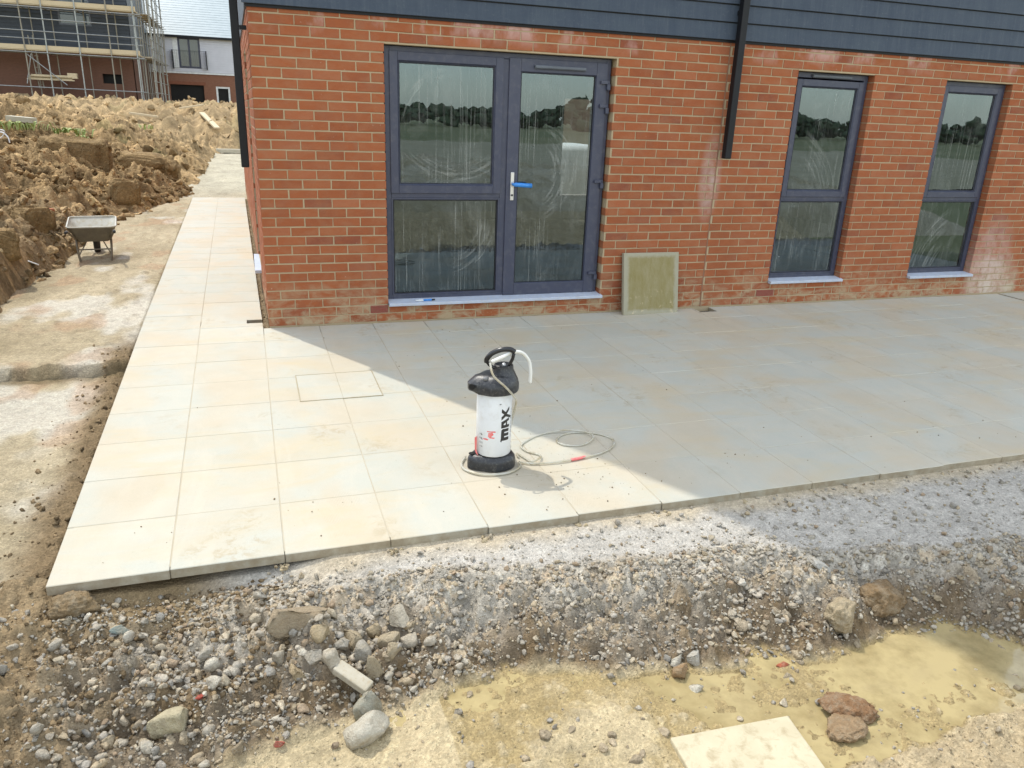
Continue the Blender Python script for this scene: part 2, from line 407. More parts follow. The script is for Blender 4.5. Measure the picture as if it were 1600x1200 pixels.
def mat_soil(name='soil', rough=.95, spec=.15, fine=1.0, sc_=1.0):
    t = NT(name); P = t.pos()
    a = t.n('VertexColor', {'layer_name': 'Col'}).outputs[0]
    n1 = t.noise(P, 16 * sc_, 8, .72); n2 = t.noise(P, 95 * sc_, 4, .7)
    col = t.mix(.8, a, t.ramp(n1, [(.3, .36), (.5, .5), (.72, .66)]), 'OVERLAY')
    col = t.mix(.5, col, t.ramp(n2, [(.3, .34), (.7, .66)]), 'OVERLAY')
    vo = t.n('TexVoronoi', {'feature': 'F1'}, Vector=t.map(P, (1, 1, 1)), Scale=95.0 * sc_, Randomness=1.0)
    vc = t.n('SeparateColor', Color=vo.outputs[1]).outputs[0]
    col = t.mix(.55, col, t.ramp(vc, [(0, .36), (.5, .5), (1, .66)]), 'OVERLAY')
    crumb = t.math('MULTIPLY', t.math('SUBTRACT', .55, vo.outputs[0], True), t.ramp(vc, [(.25, 0.), (.5, 1.)]))
    h = t.math('ADD', t.math('MULTIPLY', t.noise(P, 38 * sc_, 8, .75), .8), t.math('ADD', t.math('MULTIPLY', t.noise(P, 170 * sc_, 4, .7), .35), t.math('MULTIPLY', crumb, .9)))
    return t.done(t.bsdf(col, rough, t.bump(h, 1.0 * fine, .011 / sc_), 0, spec))
def mat_rock(name='rock'):
    t = NT(name); P = t.pos()
    a = t.n('VertexColor', {'layer_name': 'Col'}).outputs[0]
    col = t.mix(.7, a, t.ramp(t.noise(P, 55, 6, .7), [(.3, .34), (.7, .64)]), 'OVERLAY')
    col = t.mix(t.ramp(t.noise(P, 26, 6, .75), [(.46, 0.), (.66, .6)]), col, (.38, .32, .225))
    h = t.math('ADD', t.noise(P, 60, 8, .78), t.math('MULTIPLY', t.n('TexVoronoi', Vector=P, Scale=120.0).outputs[0], .35))
    return t.done(t.bsdf(col, .95, t.bump(h, 1.0, .010), 0, .12))
def mat_glass(name, smear=1.0):
    t = NT(name); P = t.pos(); s = t.n('SeparateXYZ', Vector=P).outputs
    # rain runs: thin vertical streaks, broken up
    def streak(sx_, sz_, rot, lo, hi, ms, mlo, mhi, off):
        v = t.map(P, (sx_, 1, sz_), (0, rot, 0), (off, 0, off * .7))
        st_ = t.ramp(t.noise(v, 1.0, 5, .65, .35), [(lo, 0.), (hi, 1.)])
        mk_ = t.ramp(t.noise(t.map(P, (ms, 1, ms * .7), (0, 0, 0), (off * 3.1, 0, off)), 1.0, 3, .5), [(mlo, 0.), (mhi, 1.)])
        return t.math('MULTIPLY', st_, mk_)
    f1 = streak(85, 1.0, 0, .55, .64, 2.0, .36, .56, 0.)
    f2 = streak(48, 2.4, .62, .60, .70, 1.7, .50, .64, 3.7)
    f3 = streak(36, 3.0, -.95, .60, .72, 1.5, .54, .66, 8.3)
    z_ = s[2]; x_ = s[0]
    def arcs(cx, cz, r0, r1, x0, x1, z0, z1, fr_, off):
        dx = t.math('SUBTRACT', x_, cx); dz = t.math('SUBTRACT', z_, cz)
        rad = t.math('SQRT', t.math('ADD', t.math('MULTIPLY', dx, dx), t.math('MULTIPLY', dz, dz)))
        an = t.math('ARCTAN2', dz, dx)
        v = t.n('CombineXYZ', i0=t.math('MULTIPLY', rad, fr_), i1=t.math('MULTIPLY', an, 1.6), i2=off).outputs[0]
        st_ = t.ramp(t.noise(v, 1.0, 4, .65, .2), [(.48, 0.), (.66, 1.)])
        band = t.math('MULTIPLY', t.n('MapRange', {'interpolation_type': 'SMOOTHSTEP'}, Value=rad, i1=r0 - .03, i2=r0 + .03, i3=0., i4=1.).outputs[0], t.n('MapRange', {'interpolation_type': 'SMOOTHSTEP'}, Value=rad, i1=r1 - .03, i2=r1 + .03, i3=1., i4=0.).outputs[0])
        bx = t.math('MULTIPLY', t.n('MapRange', {'interpolation_type': 'SMOOTHSTEP'}, Value=x_, i1=x0 - .05, i2=x0 + .05, i3=0., i4=1.).outputs[0], t.n('MapRange', {'interpolation_type': 'SMOOTHSTEP'}, Value=x_, i1=x1 - .08, i2=x1 + .08, i3=1., i4=0.).outputs[0])
        bz = t.math('MULTIPLY', t.n('MapRange', {'interpolation_type': 'SMOOTHSTEP'}, Value=z_, i1=z0 - .05, i2=z0 + .05, i3=0., i4=1.).outputs[0], t.n('MapRange', {'interpolation_type': 'SMOOTHSTEP'}, Value=z_, i1=z1 - .05, i2=z1 + .05, i3=1., i4=0.).outputs[0])
        return t.math('MULTIPLY', t.math('MULTIPLY', st_, band), t.math('MULTIPLY', bx, bz))
    A = [arcs(1.58, 1.62, .40, .48, 1.0, 1.52, 1.72, 2.2, 22, 1.), arcs(1.62, 1.78, .44, .58, 1.15, 1.95, 1.1, 1.42, 45, 5.),
         arcs(1.50, .86, .32, .50, 1.6, 2.0, .2, .85, 60, 9.), arcs(2.25, 1.3, .25, .48, 2.45, 2.9, .4, 1.9, 38, 13.),
         arcs(4.7, .9, .50, .95, 5.2, 5.8, 1.1, 1.85, 42, 17.), arcs(7.6, .2, .45, .85, 6.7, 7.2, .2, 1.0, 50, 21.)]
    arc = A[0]
    for q_ in A[1:]: arc = t.math('ADD', arc, q_)
    wipe = t.ramp(t.noise(t.map(P, (3.2, 1, 1.5), (0, .5, 0), (2.2, 0, 5)), 1.0, 6, .75, 1.2), [(.50, 0.), (.74, 1.)])
    spk = t.ramp(t.noise(P, 60, 2, .5), [(.77, 0.), (.80, 1.)])
    film = t.math('ADD', t.math('MULTIPLY', t.noise(t.map(P, (2, 1, 2)), 1.5, 5, .6), .012), .0)
    f = t.math('ADD', t.math('ADD', t.math('MULTIPLY', f1, .20), t.math('MULTIPLY', arc, .17)), t.math('ADD', t.math('MULTIPLY', f2, .15), t.math('MULTIPLY', f3, .12)))
    f = t.math('ADD', t.math('ADD', f, t.math('MULTIPLY', wipe, .09)), t.math('ADD', t.math('MULTIPLY', spk, .5), film), True)
    nrm = t.bump(t.noise(t.map(P, (1.3, 1, 1.3)), 1.6, 2), .02, .02)
    gl = t.n('BsdfGlossy', Color=(.50, .65, .75, 1), Roughness=.0, Normal=nrm).outputs[0]
    tr = t.n('BsdfTransparent', Color=(.42, .47, .46, 1)).outputs[0]
    fr = t.n('Fresnel', IOR=2.55).outputs[0]
    m1 = t.n('MixShader', Fac=fr, i1=tr, i2=gl).outputs[0]
    df = t.n('BsdfDiffuse', Color=(.66, .67, .62, 1)).outputs[0]
    return t.done(t.n('MixShader', Fac=f, i1=m1, i2=df).outputs[0])
def mat_board():
    t = NT('blue grey cladding'); P = t.pos()
    st = t.noise(t.map(P, (9, 1, 1.2)), 1.0, 6, .7)
    col = t.mix(t.ramp(st, [(.3, 0.), (.7, 1.)]), (.029, .044, .070), (.049, .066, .090))
    oi = t.n('ObjectInfo').outputs['Random']
    col = t.mix(t.ramp(t.noise(t.map(P, (1.2, 1, 3)), 2, 4), [(.5, 0.), (.8, .35)]), col, (.075, .10, .115))
    col = t.mix(t.math('MULTIPLY', t.ramp(t.noise(P, 40, 5, .7), [(.58, 0.), (.7, 1.)]), .22), col, (.16, .18, .18))
    col = t.mix(t.math('MULTIPLY', t.ramp(t.noise(t.map(P, (26, 1, 2.2)), 1.0, 5, .7), [(.52, 0.), (.72, 1.)]), .3), col, (.11, .125, .14))
    h = t.noise(t.map(P, (3, 1, 60)), 1.5, 6, .7)
    return t.done(t.bsdf(col, .6, t.bump(h, .4, .003), 0, .4))
def mat_water():
    t = NT('silty water'); P = t.pos()
    col = t.mix(t.noise(P, 2.2, 5, .6, .4), (.52, .415, .20), (.44, .355, .185))
    col = t.mix(t.ramp(t.noise(P, 9, 6, .7), [(.52, 0.), (.7, .5)]), col, (.40, .32, .17))
    sh = t.bsdf(col, .05, t.bump(t.noise(P, 9, 4), .05, .01), 0, .7)
    thin = t.ramp(t.noise(P, 5, 5, .65), [(.40, .12), (.65, .5)])
    return t.done(t.n('MixShader', Fac=thin, i1=sh, i2=t.n('BsdfTransparent', Color=(.86, .80, .62, 1)).outputs[0]).outputs[0])

M = {}
M['brick'] = mat_brick('red brick'); M['mortar'] = mat_mortar(); M['slab'] = mat_slab()
M['soil'] = mat_soil(); M['rock'] = mat_rock(); M['glass'] = mat_glass('dusty glass'); M['water'] = mat_water()
M['board'] = mat_board()
M['clod'] = mat_soil('clay clod', .95, .12, 1.0, 1.0); M['heap'] = mat_soil('heap soil', .95, .1, 1.0, .30)
M['frame'] = simple('anthracite frame', (.041, .046, .078), (.050, .056, .089), 6, .42, .05, 80, dirt=(.30, .29, .27), dirtamt=.10)
M['gasket'] = simple('black gasket', (.012, .012, .014), rough=.6)
M['sill'] = simple('pale sill', (.50, .55, .64), (.42, .46, .54), 14, .5, .1, 50, dirt=(.5, .46, .38), dirtamt=.5)
M['pipe'] = simple('black downpipe', (.006, .0065, .008), (.009, .0095, .012), 10, .5, .08, 120, spec=.3)
M['plaster'] = simple('bare plaster', (.34, .31, .28), (.28, .25, .23), 2, .9)
M['concrete_dark'] = simple('screed', (.20, .19, .17), (.15, .14, .13), 3, .9)
M['white'] = simple('white sheet', (.80, .82, .82), (.72, .74, .75), 5, .6)
M['inner'] = simple('warm board', (.50, .36, .29), (.42, .30, .24), 3, .8)
M['steel'] = simple('bright handle plate', (.78, .78, .77), rough=.3, metal=.6)
M['bluefilm'] = simple('blue film', (.03, .20, .62), (.05, .27, .70), 40, .35, .3, 120)
M['vent'] = simple('grey vent', (.11, .125, .15), rough=.4)
M['airbrick'] = simple('terracotta air brick', (.30, .055, .04), (.25, .045, .035), 30, .7, .2)
M['tank'] = simple('white tank paint', (.74, .76, .77), (.70, .72, .74), 7, .32, .03, 60, dirt=(.55, .53, .48), dirtamt=.35)
M['blackplastic'] = simple('scuffed black plastic', (.016, .017, .019), (.03, .032, .036), 30, .38, .2, 140, dirt=(.20, .19, .17), dirtamt=.32)
M['blackgloss'] = simple('black plastic', (.012, .012, .013), (.02, .02, .022), 30, .25, .05, 100)
M['ink'] = simple('black print', (.015, .015, .015), (.03, .028, .025), 60, .5)
M['redink'] = simple('red paint smear', (.70, .10, .10), (.78, .28, .26), 60, .6)
M['greyink'] = simple('grey print', (.22, .22, .22), (.12, .12, .12), 60, .6)
def mat_hose():
    t = NT('clear hose'); P = t.pos()
    col = t.mix(t.ramp(t.noise(P, 11, 4), [(.45, 0.), (.65, 1.)]), (.62, .60, .52), (.50, .43, .29))
    a = t.bsdf(col, .22, None, 0, .5)
    tr = t.n('BsdfTransparent', Color=(.92, .94, .92, 1)).outputs[0]
    return t.done(t.n('MixShader', Fac=.38, i1=a, i2=tr).outputs[0])
M['hose'] = mat_hose()
def mat_leanslab():
    t = NT('muddy slab'); P = t.obj()
    col = t.mix(t.ramp(t.noise(t.map(P, (6, 1, 2)), 2.2, 6, .7), [(.35, 0.), (.65, 1.)]), (.245, .205, .085), (.30, .26, .145))
    s = t.n('SeparateXYZ', Vector=P).outputs
    ex = t.math('ABSOLUTE', t.math('SUBTRACT', s[0], .30)); ez = t.math('ABSOLUTE', t.math('SUBTRACT', s[2], .295))
    e = t.math('ADD', t.math('MAXIMUM', ex, ez), t.math('MULTIPLY', t.noise(P, 14, 5, .7), .05))
    col = t.mix(t.ramp(e, [(.262, 0.), (.290, .5)]), col, (.43, .42, .36))
    sp = t.math('MULTIPLY', t.ramp(t.noise(P, 16, 5, .7), [(.58, 0.), (.66, 1.)]), t.n('MapRange', Value=s[2], i1=.0, i2=.28, i3=1., i4=.12).outputs[0])
    col = t.mix(t.math('MULTIPLY', sp, .7), col, (.60, .50, .33))
    return t.done(t.bsdf(col, .9, t.bump(t.noise(P, 60, 6, .7), .5, .004), 0, .2))
M['leanslab'] = mat_leanslab()
M['barrow'] = simple('galvanised tray', (.52, .51, .45), (.40, .38, .31), 7, .5, .2, 40, metal=.1, dirt=(.38, .32, .20), dirtamt=.75)
M['barrowout'] = simple('dirty tray underside', (.17, .145, .10), (.11, .095, .07), 9, .7, .2, 40, dirt=(.20, .17, .11), dirtamt=.6)
M['barrowtube'] = simple('muddy steel tube', (.15, .125, .09), (.21, .175, .12), 20, .6, dirt=(.3, .25, .17), dirtamt=.5)
M['rubber'] = simple('rubber', (.02, .02, .02), (.05, .045, .04), 20, .8)
M['timber'] = simple('pale timber', (.58, .48, .32), (.50, .40, .25), 10, .85, .2, 60, stretch=(1, 6, 6))
M['scafpole'] = simple('galvanised pole', (.36, .37, .36), (.26, .27, .26), 8, .4, metal=.5)
M['scafold'] = simple('weathered pole', (.30, .275, .22), (.22, .20, .16), 8, .6, metal=.2)
M['darkclad'] = simple('dark cladding', (.030, .038, .050), (.040, .048, .060), 3, .6)
M['farbrick'] = simple('far red brick', (.155, .075, .048), (.12, .06, .04), 5, .9, stretch=(1, 1, 3))
M['farbrick2'] = simple('red facing brick', (.25, .115, .07), (.19, .085, .052), 5, .9, stretch=(1, 1, 3))
M['whiteclad'] = simple('white cladding', (.60, .60, .64), (.54, .54, .58), 2, .6)
M['slate'] = simple('pale slate', (.30, .36, .38), (.24, .30, .32), 3, .38)
M['darkhole'] = simple('unlit opening', (.012, .011, .010), rough=.9)
M['whiteframe'] = simple('white frame', (.78, .79, .78), rough=.5)
M['farglass'] = simple('far window glass', (.03, .045, .055), (.05, .07, .085), 2, .06, spec=.8)
M['leaf'] = simple('weed leaf', (.24, .31, .07), (.32, .36, .12), 20, .7)
M['wood'] = simple('far leaves', (.055, .080, .040), (.08, .105, .05), .3, .9, world=True)  # leaf colour lightened to stand in for distance haze
M['jointsand'] = simple('jointing sand', (.47, .42, .32), (.37, .32, .23), 3, .95)
M['kerb'] = simple('pale concrete', (.50, .46, .36), (.42, .38, .29), 6, .9, .3, 40)
M['cream'] = simple('dusty cream slab', (.53, .475, .33), (.46, .40, .265), 7, .85, .35, 60, dirt=(.33, .26, .15), dirtamt=.75)

# ------------------------------------------------------------------ ground sheets
def col_front(x, y, z):
    s, s1, s2, t = front_masks(x, y)
    grey = np.array([.45, .42, .365]); brown = np.array([.195, .135, .07]); tan = np.array([.47, .385, .235]); pale = np.array([.48, .40, .27])
    n = fbm(x * 4, y * 4, 4, 200)[:, None] * .5 + .5
    n2 = fbm(x * 9, y * 9, 4, 205)[:, None] * .5 + .5
    strip = grey * (0.92 + .2 * n)
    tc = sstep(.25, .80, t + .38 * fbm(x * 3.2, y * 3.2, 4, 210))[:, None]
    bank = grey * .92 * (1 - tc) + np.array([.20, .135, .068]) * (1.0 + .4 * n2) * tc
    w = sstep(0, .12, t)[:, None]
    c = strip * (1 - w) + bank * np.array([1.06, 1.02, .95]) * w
    sand = (sstep(.16, .02, s + .05 * fbm(x * 6, y * 6, 3, 213)) * sstep(-.2, .2, x))[:, None]
    c = c * (1 - .6 * sand) + np.array([.48, .38, .23]) * .6 * sand
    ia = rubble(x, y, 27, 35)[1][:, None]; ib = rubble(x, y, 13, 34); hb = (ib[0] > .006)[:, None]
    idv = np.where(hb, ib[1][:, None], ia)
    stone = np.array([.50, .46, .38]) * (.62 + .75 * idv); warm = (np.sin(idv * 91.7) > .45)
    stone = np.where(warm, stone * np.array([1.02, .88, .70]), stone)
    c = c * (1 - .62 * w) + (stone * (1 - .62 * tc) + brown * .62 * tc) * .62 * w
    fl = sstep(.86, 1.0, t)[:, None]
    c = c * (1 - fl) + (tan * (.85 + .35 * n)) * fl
    c = c * (1 - .34 * w * (.1 + .9 * tc) * (1 - fl))  # bank ground colour darkened so gaps between the stones look shaded
    wet = (sstep(-.272, -.289, z + .006 * fbm(x * 14, y * 14, 3, 214)) * (x > .45))[:, None]
    c = c * (1 - wet) + np.array([.36, .275, .135]) * wet
    yb = np.interp(x, [-3, .2, 1.0, 1.45, 1.8, 2.05, 2.3, 2.6, 3.2, 5], [-4.9, -5.3, -5.1, -4.98, -4.98, -4.97, -4.93, -4.9, -5.0, -5.3])
    ub = sstep(0, .05, yb - y)[:, None]
    c = c * (1 - ub) + (np.array([.46, .37, .23]) * (.85 + .3 * n2)) * ub
    lf = (sstep(-.1, -.5, x) * sstep(.5, .1, t))[:, None]
    c = c * (1 - lf) + (np.array([.24, .175, .095]) * (.75 + .6 * n)) * lf
    lf2 = sstep(-.55, -1.0, x)[:, None]
    c = c * (1 - lf2) + (np.array([.27, .20, .115]) * (.75 + .6 * n2)) * lf2
    return np.clip(c, .02, .9)
def col_track(x, y, z):
    n = fbm(x * 1.4, y * .9, 4, 220); n2 = fbm(x * 5, y * 3, 4, 225)
    c = np.array([.405, .34, .225]) + np.array([.10, .09, .07]) * n[:, None] + np.array([.07, .06, .045]) * n2[:, None]
    chalk = sstep(.12, .42, fbm(x * 1.7, y * 1.0, 4, 230) + .55 * np.exp(-((y + 1.3) / .5) ** 2) * sstep(-1.05, -1.3, x))[:, None]
    c = c * (1 - .6 * chalk) + np.array([.62, .60, .53]) * .6 * chalk
    red = sstep(.25, .5, fbm(x * 2.6, y * 1.7, 3, 240))[:, None]
    c = c * (1 - .4 * red) + np.array([.40, .24, .14]) * .4 * red
    e = np.interp(y, [-4, -3.5, 10.4], [-.945, -.945, -1.15]); d = e - x
    rid = (sstep(.28, .08, d + .06 * fbm(x * 5, y * 5, 3, 85)) * sstep(.3, -.5, y))[:, None]
    c = c * (1 - rid) + np.array([.22, .16, .09]) * rid
    wet = (sstep(-.60, -.66, y + .05 * (x + 1.4)) * sstep(-.80, -.68, y))[:, None]
    c = c * (1 - .7 * wet) + np.array([.15, .115, .06]) * .7 * wet
    far = sstep(10, 11, y)[:, None]
    c = c * (1 - far) + np.array([.40, .36, .265]) * (.75 + .5 * (fbm(x * 3, y * 1.5, 4, 245)[:, None] * .5 + .5)) * far
    return np.clip(c, .03, .9)
def col_heap(x, y, z):
    n = fbm(x * .8, y * .8, 4, 250)[:, None]; n2 = fbm(x * 4, y * 4, 4, 260)[:, None]
    c = np.array([.40, .272, .135]) + np.array([.09, .06, .03]) * n + np.array([.10, .08, .05]) * n2
    i1 = rubble(x, y, 5, 102)[1][:, None]; i2 = rubble(x, y, 11, 103)[1][:, None]
    c = c * (.55 + .5 * i1 + .5 * i2)
    dm = sstep(.05, .38, fbm(x * .75 + 11, y * .75, 4, 262))[:, None]
    c = c * (1 - .55 * dm) + np.array([.185, .125, .062]) * (.8 + .5 * i2) * .55 * dm
    d = heap_toe(y) - x
    gr = (sstep(2.0, .3, d) * sstep(9, 4, y))[:, None] * (.5 + .5 * n)
    c = c * (1 - .5 * gr) + np.array([.24, .20, .14]) * .5 * gr
    grn = sstep(.35, .55, fbm(x * .6 + 3, y * .6, 3, 270))[:, None]
    c = c * (1 - .25 * grn) + np.array([.20, .21, .08]) * .25 * grn
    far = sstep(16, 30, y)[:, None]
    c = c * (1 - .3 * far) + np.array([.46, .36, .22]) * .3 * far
    return np.clip(c, .03, .9)

g = MB(); g.add([(-600, -700, -.55), (700, -700, -.55), (700, 600, -.55), (-600, 600, -.55)], [(0, 1, 2, 3)])
M['field'] = simple('rough field', (.27, .24, .12), (.15, .17, .065), .06, .95, world=True)
tag(g.build('ground', M['field']), kind='structure')
def front_edge(x, y):
    z = front_z(x, y)
    e = np.maximum(np.maximum(sstep(9.9, 10.4, x), sstep(-2.6, -3.2, x)), sstep(-6.9, -7.5, y))
    return z * (1 - e) + -.7 * e
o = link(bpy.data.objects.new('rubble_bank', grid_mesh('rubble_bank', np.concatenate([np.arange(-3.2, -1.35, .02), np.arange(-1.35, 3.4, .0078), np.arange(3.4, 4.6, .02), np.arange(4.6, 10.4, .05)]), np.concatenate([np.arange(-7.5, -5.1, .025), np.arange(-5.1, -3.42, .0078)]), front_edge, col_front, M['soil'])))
tag(o, kind='structure')
def track_edge(x, y):
    z = track_z(x, y); e = sstep(-3.6, -4.2, x)
    return z * (1 - e) - .7 * e
o = link(bpy.data.objects.new('muddy_track', grid_mesh('muddy_track', np.concatenate([np.arange(-4.2, -2.6, .05), np.arange(-2.6, -.02, .018)]), np.concatenate([np.arange(-3.5, 4, .018), np.arange(4, 27.6, .06)]), track_edge, col_track, M['soil'])))
tag(o, kind='structure')
def heap_edge(x, y):
    z = heap_z(x, y); e = np.maximum(sstep(-14, -16, x), np.maximum(sstep(44, 48, y), sstep(-4, -6, y)))
    return z * (1 - e) - .9 * e
o = link(bpy.data.objects.new('spoil_heap', grid_mesh('spoil_heap', np.concatenate([np.arange(-16, -7, .14), np.arange(-7, -4, .04), np.arange(-4, -1.0, .024)]), np.concatenate([np.arange(-6, 0, .04), np.arange(0, 13, .03), np.arange(13, 29, .08)]), heap_edge, col_heap, M['heap'])))
tag(o, kind='structure')
o = link(bpy.data.objects.new('far_spoil_ground', grid_mesh('far_spoil_ground', np.arange(-16, 12, .16), np.arange(28.6, 48, .16), heap_edge, col_heap, M['heap'])))
tag(o, kind='structure')
o = link(bpy.data.objects.new('far_spoil_ground', grid_mesh('far_spoil_ground', np.arange(-1.1, 12, .1), np.arange(26.9, 28.7, .1), heap_edge, col_heap, M['heap'])))
tag(o, kind='structure')
# water lying in the low ground
pw = [(.15, -4.15), (1.2, -4.2), (2.2, -4.2), (3.2, -4.25), (4.6, -4.5), (5.0, -5.4), (3.4, -5.6), (1.2, -5.6), (.2, -5.4)]
w = MB(); w.add([(x, y, -.2925) for x, y in pw], [tuple(range(len(pw)))])
tag(w.build('puddle', M['water']), kind='structure')
# rough ground behind the viewer
def back_z(x, y):
    m = .35 * sstep(-7.4, -9, y) * (1 + .6 * fbm(x * .4, y * .4, 3, 300)) + (.5 - cell(x * 1.5, y * 1.5, 301)) * .25 + fbm(x * 3, y * 3, 4, 302) * .12
    e = np.maximum(sstep(-7.8, -7.2, y), np.maximum(sstep(-17, -20, y), np.maximum(sstep(14, 18, x), sstep(-8, -12, x))))
    return m * (1 - e) - .7 * e
def col_back(x, y, z):
    n = fbm(x * 2, y * 2, 4, 310)[:, None]
    return np.clip(np.array([.44, .38, .27]) + .12 * n, .03, .9)
o = link(bpy.data.objects.new('rough_ground', grid_mesh('rough_ground', np.arange(-12, 18, .12), np.arange(-20, -7.2, .12), back_z, col_back, M['soil'])))
tag(o, kind='structure')

mf = MB(); mf.add([(-40, -62, -.42), (60, -58, -.42), (60, -18, -.42), (-40, -18, -.42)], [(0, 1, 2, 3)])
tag(mf.build('mud_field', simple('pale mud', (.46, .40, .28), (.36, .31, .19), .35, .95, .4, 3, dirt=(.22, .20, .10), dirtamt=.7, world=True)), kind='structure')
# ------------------------------------------------------------------ rocks
def ico(sub):
    bm = bmesh.new(); bmesh.ops.create_icosphere(bm, subdivisions=sub, radius=1.0)
    V = np.array([v.co[:] for v in bm.verts]); F = np.array([[v.index for v in f.verts] for f in bm.faces]); bm.free()
    return V, F
ICO = {s: ico(s) for s in (1, 2, 3)}
def rock_template(seed, sub=2, cuts=9, rough=.05, lo=.45, hi=.85):
    rg = np.random.RandomState(seed); V = ICO[sub][0].copy()
    for k in range(cuts):
        n = rg.normal(size=3); n /= np.linalg.norm(n); d = rg.uniform(lo, hi)
        over = np.maximum(V @ n - d, 0); V = V - over[:, None] * n
    V *= np.array([1.0, rg.uniform(.65, .95), rg.uniform(.5, .8)])
    V += rg.normal(size=V.shape) * rough
    return V - (V.max(0) + V.min(0)) / 2
TPL = {s: [rock_template(100 * s + k, s, 11 + k % 6, [.08, .05, .012][s - 1], .34, .74) for k in range(14)] for s in (1, 2, 3)}
CLOD = {s: [rock_template(900 * s + k, s, 9, [.14, .10, .0][s - 1], .42, .85) for k in range(10)] for s in (1, 2, 3)}
for k in range(10):
    v_ = CLOD[3][k]; CLOD[3][k] = v_ * (1 + .16 * noise3(v_, 1.6, 700 + k, 3) + .14 * noise3(v_, 5, 720 + k, 3))[:, None]
ICO[5] = ico(5)
def crumbly(seed, squash, size):
    """large clod: dense mesh with lumps and cracks"""
    rg_ = np.random.RandomState(seed); V = ICO[5][0].copy()
    for k in range(6):
        n = rg_.normal(size=3); n /= np.linalg.norm(n); d = rg_.uniform(.62, .9)
        V = V - np.maximum(V @ n - d, 0)[:, None] * n * .85
    V = V * np.array(squash); Vs_ = V * size
    sc_ = 1.0 / max(size, .05)
    f = .20 * noise3(V, 1.3, seed, 3) + .16 * noise3(V, 3.5, seed + 40, 4) + .10 * noise3(V, 9, seed + 60, 4)
    rb1 = (rubble(Vs_[:, 0], Vs_[:, 1] + Vs_[:, 2] * .6, 5 * sc_, seed)[0] + rubble(Vs_[:, 1], Vs_[:, 2], 7 * sc_, seed + 3)[0]) / size
    return Vs_ * (1 + f + .35 * rb1)[:, None]
def rotm(rg, tilt=1.0):
    a = rg.uniform(0, 2 * math.pi); b = rg.normal(0, .5) * tilt; c = rg.normal(0, .5) * tilt
    ca, sa, cb, sb, cc, sc_ = math.cos(a), math.sin(a), math.cos(b), math.sin(b), math.cos(c), math.sin(c)
    return np.array([[ca, -sa, 0], [sa, ca, 0], [0, 0, 1]]) @ np.array([[1, 0, 0], [0, cb, -sb], [0, sb, cb]]) @ np.array([[cc, 0, sc_], [0, 1, 0], [-sc_, 0, cc]])
def scatter(name, P, S, colours, sub, mat, seed, tpl=TPL, sink=.35, tilt=1.0):
    rg = np.random.RandomState(seed); Vs = []; Fs = []; Cs = []; off = 0; F0 = ICO[sub][1]; nv = len(ICO[sub][0])
    for p, s, c in zip(P, S, colours):
        v = tpl[sub][rg.randint(len(tpl[sub]))] @ rotm(rg, tilt).T * s
        v = v + np.array([p[0], p[1], p[2] + s * (.6 - sink * 1.2)])
        Vs.append(v); Fs.append(F0 + off); Cs.append(np.repeat(np.array(c)[None], nv, 0)); off += nv
    o = link(bpy.data.objects.new(name, np_mesh(name, np.concatenate(Vs), np.concatenate(Fs), mat, np.concatenate(Cs))))
    return tag(o, kind='stuff')
PAL = 1.28 * np.array([[.38, .345, .28], [.41, .365, .29], [.34, .31, .26], [.43, .37, .27], [.37, .30, .20], [.31, .29, .25], [.45, .41, .33], [.32, .24, .16]])
def bank_points(n, seed, f):
    rg = np.random.RandomState(seed); out = np.zeros((0, 2))
    while len(out) < n:
        x = rg.uniform(-1.1, 4.6, 6000); y = rg.uniform(-5.3, -3.56, 6000)
        s, s1, s2, t = front_masks(x, y)
        k = rg.rand(6000) < f(x, y, s, s1, t)
        out = np.concatenate([out, np.stack([x[k], y[k]], 1)])
    return out[:n], rg
def dens_bank(x, y, s, s1, t):
    d = sstep(-.02, .08, t) * sstep(1.0, .8, t) * (.5 + .5 * sstep(-.2, .25, fbm(x * 2.5, y * 2.5, 3, 400)))
    d = d * np.where(x < -.9, .35, np.where(x < .75, 1.5, 1.15)) + .02 * (t >= 1)
    return d
P2, rg = bank_points(13000, 1, dens_bank)
S2 = .004 + .011 * rg.rand(len(P2)) ** 2
Z2 = front_z(P2[:, 0], P2[:, 1])
C2 = PAL[rg.randint(0, 7, len(P2))] * rg.uniform(.8, 1.15, (len(P2), 1))
scatter('fine_gravel', np.concatenate([P2, Z2[:, None]], 1), S2, C2, 1, M['rock'], 11, TPL, .28)
P3, rg = bank_points(4200, 2, dens_bank)
S3 = .009 + .015 * rg.rand(len(P3)) ** 2
Z3 = front_z(P3[:, 0], P3[:, 1])
C3 = PAL[rg.randint(0, 8, len(P3))] * rg.uniform(.72, 1.12, (len(P3), 1))
scatter('coarse_gravel', np.concatenate([P3, Z3[:, None]], 1), S3, C3, 2, M['rock'], 12, TPL, .22, .9)
# grit crumbs over the grey strip, the shaded slope, the mud floor and the near bank
P4, rg = bank_points(11000, 3, lambda x, y, s, s1, t: np.where(t <= 0, sstep(.3, 1.0, s / np.maximum(s1, .05)) * .7, np.where(t >= 1, .20 + .8 * (y < -4.92), .25 + .6 * (x > 2.2))))
S4 = .0022 + .0055 * rg.rand(len(P4)) ** 2
Z4 = front_z(P4[:, 0], P4[:, 1])
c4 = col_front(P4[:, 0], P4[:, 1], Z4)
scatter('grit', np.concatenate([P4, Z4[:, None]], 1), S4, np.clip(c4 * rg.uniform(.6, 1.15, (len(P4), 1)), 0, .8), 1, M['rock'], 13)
P5, rg = bank_points(330, 6, lambda x, y, s, s1, t: sstep(.1, .3, t) * sstep(1.03, .9, t) * sstep(-.1, .3, fbm(x * 2.1 + 4, y * 2.1, 3, 410)))
S5 = .008 + .026 * rg.rand(len(P5)) ** 2
Z5 = front_z(P5[:, 0], P5[:, 1])
